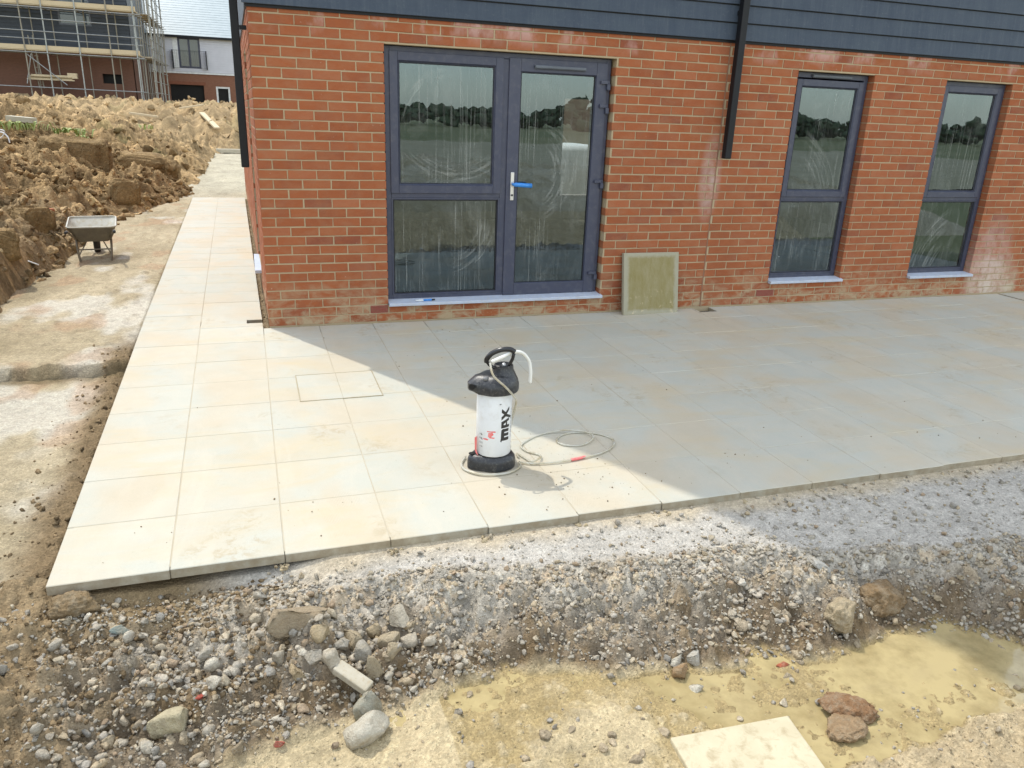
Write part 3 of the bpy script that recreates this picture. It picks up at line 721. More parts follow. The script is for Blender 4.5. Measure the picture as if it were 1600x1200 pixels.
t5 = front_masks(P5[:, 0], P5[:, 1])[3][:, None]
c5 = np.array([.46, .42, .35]) * (1 - sstep(.3, .8, t5)) + np.array([.38, .31, .21]) * sstep(.3, .8, t5)
scatter('soil_lumps', np.concatenate([P5, Z5[:, None]], 1), S5, c5 * rg.uniform(.75, 1.2, (len(P5), 1)), 3, M['clod'], 17, CLOD, .5)
# soil crumbs under the slab corner and along the left edge
rg = np.random.RandomState(5)
n = 2200; x = rg.uniform(-1.35, -.05, n); y = np.where(x < -.96, rg.uniform(-4.6, -.2, n), rg.uniform(-4.2, -3.57, n))
e = np.interp(y, [-4, -3.5, 10.4], [-.945, -.945, -1.15])
k = (x < e - .01) & (rg.rand(n) < sstep(.42, .05, e - x)) | (y < -3.57) & (rg.rand(n) < .7)
x = x[k]; y = y[k]; z = np.where(y > -3.5, track_z(x, y), front_z(x, y))
S = .005 + .016 * rg.rand(len(x)) ** 3
scatter('soil_crumbs', np.stack([x, y, z], 1), S, np.array([.24, .175, .10]) * rg.uniform(.6, 1.4, (len(x), 1)), 1, M['clod'], 14, CLOD)
# clods all over the spoil heap
rg = np.random.RandomState(6)
n = 5200; y = np.concatenate([rg.uniform(.2, 14, int(n * .72)), rg.uniform(14, 44, n - int(n * .72))])
x = heap_toe(y) - np.abs(rg.normal(0, 1, n)) * np.where(y < 12, 2.6, 5) + .12
k = (y < 26.5) | (rg.rand(n) < .8)
x = np.where(y > 27, rg.uniform(-8, 3, n), x)
z = heap_z(x, y); d = heap_toe(y) - x
S = (.02 + .085 * rg.rand(n) ** 3.2) * np.where(y > 14, 1.9, 1.0)
keep = (z > -.1); x, y, z, S = x[keep], y[keep], z[keep], S[keep]
cc = col_heap(x, y, z) * rg.uniform(.6, 1.65, (len(x), 1))
scatter('heap_clods', np.stack([x, y, z], 1), S, np.clip(cc, 0, .8), 2, M['heap'], 15, CLOD, .3, 1.3)
big = S > .065
rg = np.random.RandomState(8)
n = 420; y = rg.uniform(.6, 12, n); x = heap_toe(y) - rg.uniform(.0, 4.5, n); z = heap_z(x, y); S = .05 + .10 * rg.rand(n) ** 2
cc = col_heap(x, y, z) * rg.uniform(.75, 1.25, (n, 1))
scatter('heap_lumps', np.stack([x, y, z], 1), S, np.clip(cc, 0, .8), 3, M['heap'], 16, TPL, .42, 1.2)

# ------------------------------------------------------------------ patio
def slab_z(y): return FALL * min(y, 0.3)
def make_slab(poly, name='paving_slab', parent=None, th=.045, dz=0.0, mat=None, b=.003):
    poly3 = [(p[0], p[1], slab_z(p[1]) + dz) for p in poly]
    mb = MB().prism(poly3, -th, 0)
    return mb.build(name, mat or M['slab'], parent, bevel=b, seg=1)
patio = bpy.data.objects.new('patio', None); COL.objects.link(patio); tag(patio, kind='structure')
# bedding under the slabs
bed = MB()
bed.add([(-.90, -3.50, -.098), (9.9, -3.50, -.098), (9.9, .0, -.052), (-.96, .0, -.052)], [(0, 1, 2, 3)])
bed.add([(-.97, .0, -.052), (.0, .0, -.052), (-.14, 10.2, -.048), (-1.12, 10.2, -.048)], [(0, 1, 2, 3)])
js = MB()
js.add([(-.92, -3.52, -.0474), (8.09, -3.52, -.0474), (8.09, -.19, -.0042), (-.96, -.19, -.0042)], [(0, 1, 2, 3)])
js.add([(-.965, -.185, -.0044), (-.055, -.185, -.0044), (-.055, .165, -.0006), (-.975, .165, -.0006)], [(0, 1, 2, 3)])
js.add([(-.985, .30, .0014), (-.058, .30, .0014), (-.165, 10.2, .0016), (-1.13, 10.2, .0016)], [(0, 1, 2, 3)])
js.build('jointing_sand', M['jointsand'], patio)
bed.build('bedding', M['kerb'], patio)
PIT = .4525; J = .0013
cols = [-.048 + PIT * k for k in range(0, 19)]
rows = [YF + PIT * k for k in range(0, 9)]
xl = lambda y: -.945 - .0148 * (y - YF)
xm = lambda y: -.499 - .0125 * (y - YF)
xr = lambda y: -.048 if y <= 0 else -.048 - .0115 * y
NOT2 = (4.045, 4.235, -.165)
rs = random.Random(3)
def jog(): return rs.uniform(-.0012, .0012)
for r in range(8):
    y0, y1 = rows[r] + J, min(rows[r + 1] - J, -.006)
    if r == 0: y0 += rs.uniform(-.004, .004)
    for c in range(len(cols)):
        x0 = cols[c] + J; x1 = (cols[c] + PIT) - J
        if c == 18: x0 += .035; x1 += .035
        yy0 = y0 + (rs.uniform(-.006, .006) if r == 0 else 0)
        poly = [(x0, yy0), (x1, yy0), (x1, y1), (x0, y1)]
        if r == 7 and x0 < NOT2[0] < x1:
            poly = [(x0, yy0), (x1, yy0), (x1, y1), (NOT2[1], y1), (NOT2[1], NOT2[2]), (NOT2[0], NOT2[2]), (NOT2[0], y1), (x0, y1)]
        make_slab(poly, parent=patio, dz=jog())
    for (fa, fb) in ((xl, xm), (xm, lambda y: -.048)):
        yb_ = rows[r + 1] - J
        make_slab([(fa(y0) + (J if fa is xm else 0), y0), (fb(y0) - J, y0), (fb(yb_ if r == 7 else y1) - J, yb_ if r == 7 else y1), (fa(yb_ if r == 7 else y1) + (J if fa is xm else 0), yb_ if r == 7 else y1)], parent=patio, dz=jog())
yy = rows[8]; k = 0
while yy < 10.2:
    y0, y1 = yy + J, min(yy + PIT - J, 10.25)
    make_slab([(xl(y0), y0), (xm(y0) - J, y0), (xm(y1) - J, y1), (xl(y1), y1)], parent=patio, dz=jog())
    if k == 0:
        make_slab([(xm(y0) + J, y0), (xr(y0) - J, y0), (xr(.175), .175), (-.178, .175), (-.178, .285), (xr(.285), .285), (xr(y1) - J, y1), (xm(y1) + J, y1)], parent=patio, dz=jog())
    else:
        make_slab([(xm(y0) + J, y0), (xr(y0) - J, y0), (xr(y1) - J, y1), (xm(y1) + J, y1)], parent=patio, dz=jog())
    yy += PIT; k += 1
# soil filling the slit between path and wall
gp = MB()
ys = np.arange(.02, 10.3, .08); rr = random.Random(4)
for i in range(len(ys) - 1):
    a, b_ = ys[i], ys[i + 1]
    gp.add([(xr(a), a, -.03), (-.0125 * a - .0, a, -.02), (-.0125 * b_, b_, -.02), (xr(b_), b_, -.03)], [(0, 1, 2, 3)])
go = gp.build('gap_soil', M['clod'], patio)
ca = go.data.color_attributes.new('Col', 'FLOAT_COLOR', 'POINT')
for d_ in ca.data: d_.color = (.20, .15, .09, 1)
rg = np.random.RandomState(21); n = 420
y = rg.uniform(.05, 10, n) ** 1; x = -.0125 * y - rg.uniform(.004, .045, n)
so_ = scatter('gap_crumbs', np.stack([x, y, np.full(n, -.03)], 1), .006 + .014 * rg.rand(n) ** 2, np.array([.30, .23, .14]) * rg.uniform(.5, 1.5, (n, 1)), 1, M['clod'], 22, CLOD, .2)
so_.parent = patio
# dark gullies in the two notches
gl_ = MB().box(NOT2[0] - .002, NOT2[1] + .002, NOT2[2] - .002, -.004, -.075, -.040); gl_.build('gully', M['gasket'], patio)
gl_ = MB().box(-.180, -.05, .173, .287, -.075, -.035); gl_.build('gully', M['gasket'], patio)
# sand squeezed out under the front joints, crumbs dropped on the slabs
rg = np.random.RandomState(31)
xs_ = np.array([c + PIT * 0 for c in cols if c < 4.6]); Pm = []
for x in xs_:
    for q in range(7): Pm.append((x + rg.normal(0, .022), YF - .012 - abs(rg.normal(0, .016)), -.098 + .004 * rg.rand()))
sm_ = scatter('squeezed_sand', np.array(Pm), .010 + .010 * rg.rand(len(Pm)), np.array([.50, .41, .26]) * rg.uniform(.8, 1.1, (len(Pm), 1)), 2, M['clod'], 32, CLOD, .3)
sm_.parent = patio
n = 240; x = np.where(rg.rand(n) < .5, rg.normal(1.45, .25, n), rg.uniform(-.8, 4.5, n)); y = np.where(x == 0, 0, np.where(rg.rand(n) < .5, rg.normal(-3.2, .18, n), rg.uniform(-3.4, -.3, n)))
k = y > -3.5; x = x[k]; y = y[k]
cr_ = scatter('slab_crumbs', np.stack([x, y, FALL * y + .0005], 1), .0018 + .0045 * rg.rand(len(x)) ** 3, np.array([.20, .15, .09]) * rg.uniform(.6, 1.6, (len(x), 1)), 1, M['clod'], 33, CLOD, .2)
cr_.parent = patio
# recessed tray cover
mh = thing('manhole_cover', 'recessed paved manhole cover with thin metal rim in the sunlit slabs', 'manhole cover', (0, 0, 0))
a, b, c_, d_ = .131, .664, -1.772, -1.262
def mz(y): return FALL * y
rim = MB()
def strip(x0, x1, y0, y1, h0, h1):
    rim.prism([(x0, y0, mz(y0)), (x1, y0, mz(y0)), (x1, y1, mz(y1)), (x0, y1, mz(y1))], h0, h1)
strip(a, b, c_, c_ + .004, -.001, .0050); strip(a, b, d_ - .004, d_, -.001, .0050)
strip(a, a + .004, c_ + .0041, d_ - .0041, -.001, .0048); strip(b - .004, b, c_ + .0041, d_ - .0041, -.001, .0048)
M['rim'] = simple('dull metal rim', (.40, .35, .24), (.33, .28, .18), 30, .7)
rim.build('rim', M['rim'], mh)
dk = MB().prism([(a + .004, c_ + .004, mz(c_)), (b - .004, c_ + .004, mz(c_)), (b - .004, d_ - .004, mz(d_)), (a + .004, d_ - .004, mz(d_))], -.001, .0020)
dk.build('tray', M['rim'], mh)
for (p0, p1) in ((a + .007, .4035), (.4055, b - .007)):
    MB().prism([(p0, c_ + .007, mz(c_)), (p1, c_ + .007, mz(c_)), (p1, d_ - .007, mz(d_)), (p0, d_ - .007, mz(d_))], .0021, .0042).build('slab_inset', M['slab'], mh)

# ------------------------------------------------------------------ the near house
house = thing('brick_house', 'red brick building with blue grey cladding and anthracite joinery, facing the new patio', 'house')
Z0, CR_ = .084, .075
def bedz(k): return Z0 + (k - 1) * CR_
OPEN = [(1.0025, 3.015, .155, 2.25), (4.905, 5.80, .225, 2.25), (6.71, 7.605, .225, 2.25)]
XEND, ZTOP = 10.2, 2.56
def wall_grid(mb, xs, zs, solid, y0, y1):
    nx, nz = len(xs) - 1, len(zs) - 1
    S = [[solid((xs[i] + xs[i + 1]) / 2, (zs[j] + zs[j + 1]) / 2) for j in range(nz)] for i in range(nx)]
    g = lambda i, j: 0 <= i < nx and 0 <= j < nz and S[i][j]
    for i in range(nx):
        for j in range(nz):
            if not S[i][j]: continue
            x0, x1, z0, z1 = xs[i], xs[i + 1], zs[j], zs[j + 1]
            mb.add([(x0, y0, z0), (x1, y0, z0), (x1, y0, z1), (x0, y0, z1)], [(0, 1, 2, 3)])
            mb.add([(x0, y1, z0), (x1, y1, z0), (x1, y1, z1), (x0, y1, z1)], [(3, 2, 1, 0)])
            if not g(i - 1, j): mb.add([(x0, y0, z0), (x0, y1, z0), (x0, y1, z1), (x0, y0, z1)], [(3, 2, 1, 0)])
            if not g(i + 1, j): mb.add([(x1, y0, z0), (x1, y1, z0), (x1, y1, z1), (x1, y0, z1)], [(0, 1, 2, 3)])
            if not g(i, j - 1): mb.add([(x0, y0, z0), (x1, y0, z0), (x1, y1, z0), (x0, y1, z0)], [(3, 2, 1, 0)])
            if not g(i, j + 1): mb.add([(x0, y0, z1), (x1, y0, z1), (x1, y1, z1), (x0, y1, z1)], [(0, 1, 2, 3)])
EPS = .006
core = MB()
xs = sorted({.004, XEND} | {v for o_ in OPEN for v in (o_[0] - EPS, o_[1] + EPS)})
zs = sorted({-.4, ZTOP} | {v for o_ in OPEN for v in (o_[2] - .0, o_[3])})
inop = lambda x, z: any(o_[0] - EPS < x < o_[1] + EPS and o_[2] < z < o_[3] for o_ in OPEN)
wall_grid(core, xs, zs, lambda x, z: not inop(x, z), .0045, .105)
wallo = core.build('brick_wall', M['mortar'], house)
# inner leaf
inner = MB()
wall_grid(inner, [v if v > .1 else .125 for v in xs], zs, lambda x, z: not inop(x, z), .16, .30)
inner.build('inner_leaf', M['plaster'], house)
# side wall core, very slightly splayed; one tall window recess in it
def sx(y): return -.0125 * y
SO = (1.55, 2.45, .20, 2.25)
side = MB()
def sbox(y0, y1, z0, z1, off=.0045, th=.1):
    side.add([(sx(y0) + off, y0, z0), (sx(y0) + th, y0, z0), (sx(y1) + th, y1, z0), (sx(y1) + off, y1, z0), (sx(y0) + off, y0, z1), (sx(y0) + th, y0, z1), (sx(y1) + th, y1, z1), (sx(y1) + off, y1, z1)],
             [(0, 3, 2, 1), (4, 5, 6, 7), (0, 1, 5, 4), (1, 2, 6, 5), (2, 3, 7, 6), (3, 0, 4, 7)])
sbox(.1055, SO[0], -.4, ZTOP); sbox(SO[1], 11.8, -.4, ZTOP)
sbox(SO[0] + .0005, SO[1] - .0005, -.4, SO[2]); sbox(SO[0] + .0005, SO[1] - .0005, SO[3], ZTOP)
sw = side.build('side_wall', M['mortar'], house)
sfr = MB().box(sx(2) + .075, sx(2) + .13, SO[0] + .002, SO[1] - .002, SO[2] + .002, SO[3] - .002).build('side_window', M['frame'], house)
MB().box(sx(2) - .055, sx(2) + .07, SO[0] - .03, SO[1] + .03, SO[2] - .035, SO[2] - .003).build('sill', M['sill'], sfr, bevel=.003)

# bricks --------------------------------------------------------------
def brick_mesh(seed, L=.215, H=.065, D=.1025):
    rg = random.Random(seed); w = lambda a=.0012: rg.uniform(-a, a)
    c = .0028; mb = MB()
    f = []
    for (x, z) in ((c, c), (L - c, c), (L - c, H - c), (c, H - c)): f.append((x + w(), 0 + w(.0006), z + w()))
    r = []
    for (x, z) in ((0, 0), (L, 0), (L, H), (0, H)): r.append((x + w(.0018), c + w(.0006), z + w(.0018)))
    bk = [(0, D, 0), (L, D, 0), (L, D, H), (0, D, H)]
    mb.add(f + r + bk, [(0, 1, 2, 3)] + [(4 + i, 4 + (i + 1) % 4, (i + 1) % 4, i) for i in range(4)] + [(8 + i, 8 + (i + 1) % 4, 4 + (i + 1) % 4, 4 + i) for i in range(4)])
    return mb
BR = [brick_mesh(k) for k in range(8)]
BM = [b_.mesh('brick', M['brick']) for b_ in BR]
items = []      # x0, x1, row
JX = 4.135
def in_air(x0, x1, k): return False
rb = random.Random(12)
for k in range(0, 34):
    zb = bedz(k) + .005; zt_ = zb + .065
    p = .22 if k % 2 == 0 else .1075
    edges = [0.0]; x = p
    while x < XEND: edges.append(x); x += .225
    cuts = []
    for (o0, o1, z0, z1) in OPEN:
        if zt_ > z0 + .02 and zb < z1 - .02: cuts.append((o0, o1))
    for i in range(len(edges)):
        a = edges[i] + (.005 if i else 0); b = (edges[i + 1] - .005) if i + 1 < len(edges) else XEND
        segs = [(a, b)]
        for (o0, o1) in cuts + [(JX - .006, JX + .006)]:
            ns = []
            for (s0, s1) in segs:
                if s1 <= o0 or s0 >= o1: ns.append((s0, s1))
                else:
                    if s0 < o0: ns.append((s0, o0))
                    if s1 > o1: ns.append((o1, s1))
            segs = ns
        for s0, s1 in segs:
            if s1 - s0 > .025: items.append((s0, s1, k))
# merge slivers next to jambs is not needed: cut bricks are part of the bond
air = [(.845, 1.0025, 1), (4.78, 4.995, 1)]
items2 = []
for (a, b, k) in items:
    if k == 1 and any(a < q[1] and b > q[0] for q in air):
        for q in air:
            if a < q[1] and b > q[0]:
                if q[0] - .01 - a > .03: items2.append((a, q[0] - .01, k))
                if b - q[1] - .01 > .03: items2.append((q[1] + .01, b, k))
    else: items2.append((a, b, k))
items = items2
def bdist(it):
    c = Vector(((it[0] + it[1]) / 2, 0, bedz(it[2]) + .037)) - CAM
    return c.length / max(.15, it[1] - it[0]) ** .5
def vis(it):
    c = Vector(((it[0] + it[1]) / 2, 0, bedz(it[2]) + .037)) - CAM
    w = c.dot(CF); u = 800 + 1195 * c.dot(CR) / w; v = 600 - 1195 * c.dot(CU) / w
    return -10 < u < 1610 and v > -5
order = sorted(items, key=lambda it: (not vis(it), bdist(it)))
near, rest = order[:300], order[300:]
for (a, b, k) in near:
    m = rb.randrange(8)
    o = link(bpy.data.objects.new('brick', BM[m]), wallo)
    o.location = (a + rb.uniform(-.001, .001), rb.uniform(-.0015, .0015), bedz(k) + .005 + rb.uniform(-.0012, .0012))
    o.scale = ((b - a) / .215, 1, 1); o.rotation_euler = (0, rb.uniform(-.004, .004), rb.uniform(-.004, .004))
st = MB()
for (a, b, k) in rest:
    bm_ = BR[rb.randrange(8)]; q = (b - a) / .215; dy = rb.uniform(-.0015, .0015); dzz = bedz(k) + .005 + rb.uniform(-.0012, .0012)
    st.add([(v[0] * q + a, v[1] + dy, v[2] + dzz) for v in bm_.v], bm_.f)
tag(st.build('brickwork', M['brick'], wallo), kind='stuff')
# side wall bricks
st = MB()
for k in range(0, 34):
    zb = bedz(k) + .005
    y = .1075 if k % 2 == 0 else .22
    e = [0.0]
    while y < 11.8: e.append(y); y += .225
    for i in range(len(e) - 1):
        a, b = e[i] + .005, e[i + 1] - .005
        if i == 0: a = .1035 if k % 2 == 0 else .1035
        if b - a < .02: continue
        if zb + .06 > SO[2] and zb < SO[3] - .02:
            if a >= SO[0] and b <= SO[1]: continue
            if a < SO[0] < b: b = SO[0]
            if a < SO[1] < b: a = SO[1]
            if b - a < .03: continue
        bm_ = BR[rb.randrange(8)]; q = (b - a) / .215; dx = rb.uniform(-.0012, .0012)
        st.add([(v[1] + sx(b - v[0] * q) + dx, b - v[0] * q, v[2] + zb) for v in bm_.v], bm_.f)
tag(st.build('side_brickwork', M['brick'], sw), kind='stuff')
# movement joint
jm = MB().box(JX - .0058, JX + .0058, .0005, .02, .012, 2.5); jm.build('movement_joint', simple('brown sealant', (.27, .14, .08), rough=.7), wallo)
for (a, b, k) in air:
    mb = MB(); zb = bedz(k) + .004
    mb.box(a, b, .006, .06, zb, zb + .067)
    for i in range(6): mb.box(a + .003, b - .003, -.003, .0059, zb + .003 + i * .0112, zb + .003 + i * .0112 + .0065)
    mb.build('air_brick', M['airbrick'], wallo)
# cladding ------------------------------------------------------------
clad = MB().box(-.012, XEND + .02, -.012, .35, 2.575, 9.98)
cl = clad.build('cladding', M['gasket'], house)
BZ = [2.462 + .1455 * i for i in range(52)]
def board_obj(i):
    z0 = BZ[i]; mb = MB()
    y0, y1 = -.034, -.021
    mb.add([(-.035, y0, z0), (XEND, y0, z0), (XEND, y1, z0 + .1365), (-.035, y1, z0 + .1365), (-.035, -.0125, z0), (XEND, -.0125, z0), (XEND, -.0125, z0 + .1365), (-.035, -.0125, z0 + .1365)],
           [(0, 1, 2, 3), (4, 7, 6, 5), (0, 4, 5, 1), (1, 5, 6, 2), (2, 6, 7, 3), (3, 7, 4, 0)])
    return mb.build('board', M['board'], cl, bevel=.0015, seg=1)
for i in range(52): board_obj(i)
MB().box(-.012, XEND, -.0115, .2, 2.44, 2.462).build('cladding_trim', M['pipe'], cl)
sdc = MB()
sdc.add([(sx(.351) - .012, .351, 2.46), (.1, .351, 2.46), (-.02, 6.2, 2.46), (sx(6.2) - .012, 6.2, 2.46), (sx(.351) - .012, .351, 9.98), (.1, .351, 9.98), (-.02, 6.2, 9.98), (sx(6.2) - .012, 6.2, 9.98)],
        [(0, 3, 2, 1), (4, 5, 6, 7), (0, 1, 5, 4), (1, 2, 6, 5), (2, 3, 7, 6), (3, 0, 4, 7)])
sdc.build('side_cladding', M['board'], house)
# upper storeys, roof, floors, back walls
up = MB().box(.1, XEND - .05, .36, 6.2, 2.562, 10.05); up.build('upper_storeys', M['plaster'], house)
MB().box(-.25, XEND + .3, -.16, 6.5, 10.06, 10.25).build('roof', M['slate'], house)
MB().box(.13, XEND - .06, .31, 6.2, -.05, .10).build('floor', M['concrete_dark'], house)
MB().box(.13, .28, .31, 6.2, .101, 2.56).build('inner_wall', M['plaster'], house)
MB().box(XEND - .25, XEND - .06, .31, 6.2, .101, 2.56).build('inner_wall', M['plaster'], house)
bkw = MB(); BO = (4.98, 5.53, .50, 2.06)
wall_grid(bkw, [.285, BO[0], BO[1], XEND - .26], [.101, BO[2], BO[3], 2.56], lambda x, z: not (BO[0] < x < BO[1] and BO[2] < z < BO[3]), 6.0, 6.19)
bkw.build('back_wall', M['plaster'], house)
MB().box(2.4, 2.52, 6.25, 11.8, -.3, 2.55).build('rear_wing', M['farbrick'], house)
MB().box(-.02, 2.6, 6.21, 11.85, 2.5605, 2.66).build('rear_wing_roof', M['slate'], house)
# window and door joinery ---------------------------------------------
FY = .075
def frame_ring(mb, x0, x1, z0, z1, w, y0, y1):
    mb.box(x0, x0 + w, y0, y1, z0, z1); mb.box(x1 - w, x1, y0, y1, z0, z1)
    mb.box(x0 + w, x1 - w, y0, y1, z0, z0 + w); mb.box(x0 + w, x1 - w, y0, y1, z1 - w, z1)
def bead(mb, x0, x1, z0, z1, d, y0, y1):
    """bevelled glazing bead: outer rectangle sloping back to the glass"""
    o4 = [(x0, z0), (x1, z0), (x1, z1), (x0, z1)]; i4 = [(x0 + d, z0 + d), (x1 - d, z0 + d), (x1 - d, z1 - d), (x0 + d, z1 - d)]
    vs = [(x, y0, z) for x, z in o4] + [(x, y1, z) for x, z in i4]
    mb.add(vs, [(i, (i + 1) % 4, 4 + (i + 1) % 4, 4 + i) for i in range(4)])
def pane(x0, x1, z0, z1, y, parent, name='pane'):
    mb = MB().add([(x0, y, z0), (x1, y, z0), (x1, y, z1), (x0, y, z1)], [(0, 1, 2, 3)])
    mb.build('pane', M['glass'], parent)
    gk = MB(); frame_ring(gk, x0 - .006, x1 + .006, z0 - .006, z1 + .006, .0075, y - .012, y - .0015); gk.build('gasket', M['gasket'], parent)
def sill(x0, x1, z, parent, y0=-.045, h=.026):
    mb = MB().add([(x0, y0, z), (x1, y0, z), (x1, FY + .02, z), (x0, FY + .02, z), (x0, y0, z + h), (x1, y0, z + h), (x1, FY + .02, z + h + .016), (x0, FY + .02, z + h + .016)],
                  [(0, 3, 2, 1), (4, 5, 6, 7), (0, 1, 5, 4), (1, 2, 6, 5), (2, 3, 7, 6), (3, 0, 4, 7)])
    return mb.build('sill', M['sill'], parent, bevel=.003)
def vent(x0, x1, z, parent, y):
    mb = MB().box(x0, x1, y - .022, y - .0005, z - .014, z + .014); mb.box(x0 + .004, x1 - .004, y - .028, y - .0221, z - .009, z + .012)
    mb.build('trickle_vent', M['vent'], parent, bevel=.003)
# glazed screen left of the door
scr = MB(); X0, X1, ZB, ZT = 1.0125, 3.005, .178, 2.245
frame_ring(scr, X0, X1, ZB, ZT, .045, FY, FY + .07)
scr.box(2.012, 2.072, FY + .001, FY + .069, ZB + .046, ZT - .046)
scr.box(X0 + .046, 2.011, FY + .0015, FY + .068, 1.060, 1.105)
do = scr.build('door_screen', M['frame'], house, bevel=.004)
b1 = MB(); frame_ring(b1, X0 + .041, 2.017, 1.100, ZT - .038, .068, FY - .012, FY + .05); bead(b1, 1.122, 1.949, 1.168, 2.139, .018, FY - .0125, FY + .012)
b1.build('sash', M['frame'], do, bevel=.004)
b2 = MB(); bead(b2, X0 + .045, 2.012, ZB + .045, 1.060, .022, FY, FY + .018); frame_ring(b2, X0 + .044, 2.013, ZB + .044, 1.061, .012, FY - .004, FY + .01); b2.build('glazing_bead', M['frame'], do)
pane(1.136, 1.935, 1.182, 2.125, FY + .014, do); pane(X0 + .066, 1.991, ZB + .066, 1.039, FY + .02, do)
sill(1.004, 3.030, .150, do)
leaf = MB(); frame_ring(leaf, 2.066, 2.972, .190, 2.212, .105, FY - .014, FY + .05); bead(leaf, 2.170, 2.868, .294, 2.108, .012, FY - .0135, FY + .010)
lf = leaf.build('door', M['frame'], house, bevel=.004)
pane(2.180, 2.858, .304, 2.098, FY + .012, lf)
vent(2.285, 2.755, 2.150, lf, FY - .014)
hp = MB().box(2.105, 2.137, FY - .024, FY - .0145, 1.045, 1.285); hp.build('handle_plate', M['steel'], lf, bevel=.004)
hh = MB(); hh.tube([(2.121, FY - .024, 1.185), (2.121, FY - .062, 1.185), (2.135, FY - .068, 1.184), (2.285, FY - .068, 1.176)], [.011, .012, .019, .020], 12)
hh.build('handle', M['bluefilm'], lf, smooth=True)
MB().lathe([(.009, 0), (.009, .006)], 12).build('lock_cylinder', M['gasket'], lf).matrix_local = Matrix.Translation((2.121, FY - .0245, 1.09)) @ Matrix.Rotation(math.radians(90), 4, 'X')
for z in (2.055, 1.86, 1.215, .375):
    hg = MB().box(2.905, 2.985, FY - .034, FY - .0145, z - .014, z + .014); hg.box(2.962, 2.994, FY - .040, FY - .0015, z - .062, z - .0141)
    hg.box(2.975, 2.985, FY - .040, FY - .034, z - .014, z + .012)
    hg.build('hinge', M['frame'], lf, bevel=.004)
def tall_window(o_, has_vent):
    x0, x1, z0, z1 = o_[0] + .012, o_[1] - .012, .252, 2.245
    mb = MB(); frame_ring(mb, x0, x1, z0, z1, .048, FY, FY + .07); mb.box(x0 + .049, x1 - .049, FY + .001, FY + .069, 1.048, 1.090)
    wdw = mb.build('window', M['frame'], house, bevel=.004)
    s_ = MB(); zt_ = z1 - (.062 if has_vent else .040)
    frame_ring(s_, x0 + .042, x1 - .042, 1.083, zt_, .060, FY - .012, FY + .05); bead(s_, x0 + .101, x1 - .101, 1.142, zt_ - .059, .016, FY - .0125, FY + .012)
    s_.build('sash', M['frame'], wdw, bevel=.004)
    b_ = MB(); bead(b_, x0 + .048, x1 - .048, z0 + .048, 1.048, .022, FY, FY + .018); frame_ring(b_, x0 + .047, x1 - .047, z0 + .047, 1.049, .010, FY - .004, FY + .01); b_.build('glazing_bead', M['frame'], wdw)
    pane(x0 + .113, x1 - .113, 1.154, zt_ - .071, FY + .014, wdw); pane(x0 + .066, x1 - .066, z0 + .066, 1.030, FY + .02, wdw)
    sill(o_[0] + .004, o_[1] + .012, .222, wdw)
    if has_vent: vent(x0 + .20, x0 + .66, z1 - .030, wdw, FY)
tall_window(OPEN[1], True); tall_window(OPEN[2], False)
# downpipes -----------------------------------------------------------
def downpipe(x0, x1, y0, y1, zb, zt_):
    p = MB(); w_ = .003
    p.box(x0, x1, y0, y1, zb + .001, zt_)
    o_ = p.build('downpipe', M['pipe'], house, bevel=.006)
    MB().box(x0 + .006, x1 - .006, y0 + .006, y1 - .006, zb - .001, zb + .0005).build('pipe_mouth', M['gasket'], o_)
    return o_
d1 = downpipe(-.123, -.062, .200, .261, 1.285, 9.9)
d2 = downpipe(4.138, 4.205, -.122, -.055, 1.445, 9.9)
MB().box(4.142, 4.201, -.0545, -.0345, 2.66, 2.70).build('bracket', M['pipe'], d2)
MB().box(-.061, -.010, .205, .255, 2.30, 2.33).build('bracket', M['pipe'], d1)

# ------------------------------------------------------------------ things near the wall
ls = MB().prism([(0, 0), (.60, .004), (.597, .045), (.002, .045)], 0, .585)
lso = ls.build('leaning_slab', M['leanslab'], bevel=.004)
lso.location = (3.212, -.152, -.002); lso.rotation_euler = (math.radians(-9.5), math.radians(.4), math.radians(2.0))
tag(lso, 'muddy olive concrete slab leaning upright against the brick wall right of the glazed door', 'slab')
mk = thing('marker_pen', 'small blue marker pen lying on the pale door sill', 'pen', (1.31, -.012, .190), math.radians(4))
b = MB().tube([(0, 0, .0), (.075, 0, 0)], .008, 10); b.build('barrel', M['bluefilm'], mk, smooth=True)
b = MB().tube([(.0755, 0, 0), (.105, 0, 0)], [.0085, .007], 10); b.build('cap', M['blackgloss'], mk, smooth=True)
b = MB().tube([(-.07, .004, -.001), (-.0005, 0, 0)], [.006, .007], 8); b.build('grip', M['white'], mk, smooth=True)
# pale sheet seen through the back window and the wall it leans on
gw = thing('garden_wall', 'pale wall seen in daylight through the far window behind the glazed door', 'wall', (6.4, 9.6, -.3))
MB().box(-4.2, 3, 0, .2, 0, 2.6).build('wall_face', M['inner'], gw)
MB().box(-4.25, 3.05, -.03, .23, 2.601, 2.66).build('coping', M['kerb'], gw)
stk = thing('white_bag', 'bulky white sack standing outside the far window, seen through the glazed door', 'sack', (5.65, 7.3, -.3))
MB().lathe([(.62, 0), (.66, .15), (.67, .9), (.66, 1.50), (.60, 1.58), (.12, 1.62)], 24).build('sack_body', M['white'], stk, smooth=True)

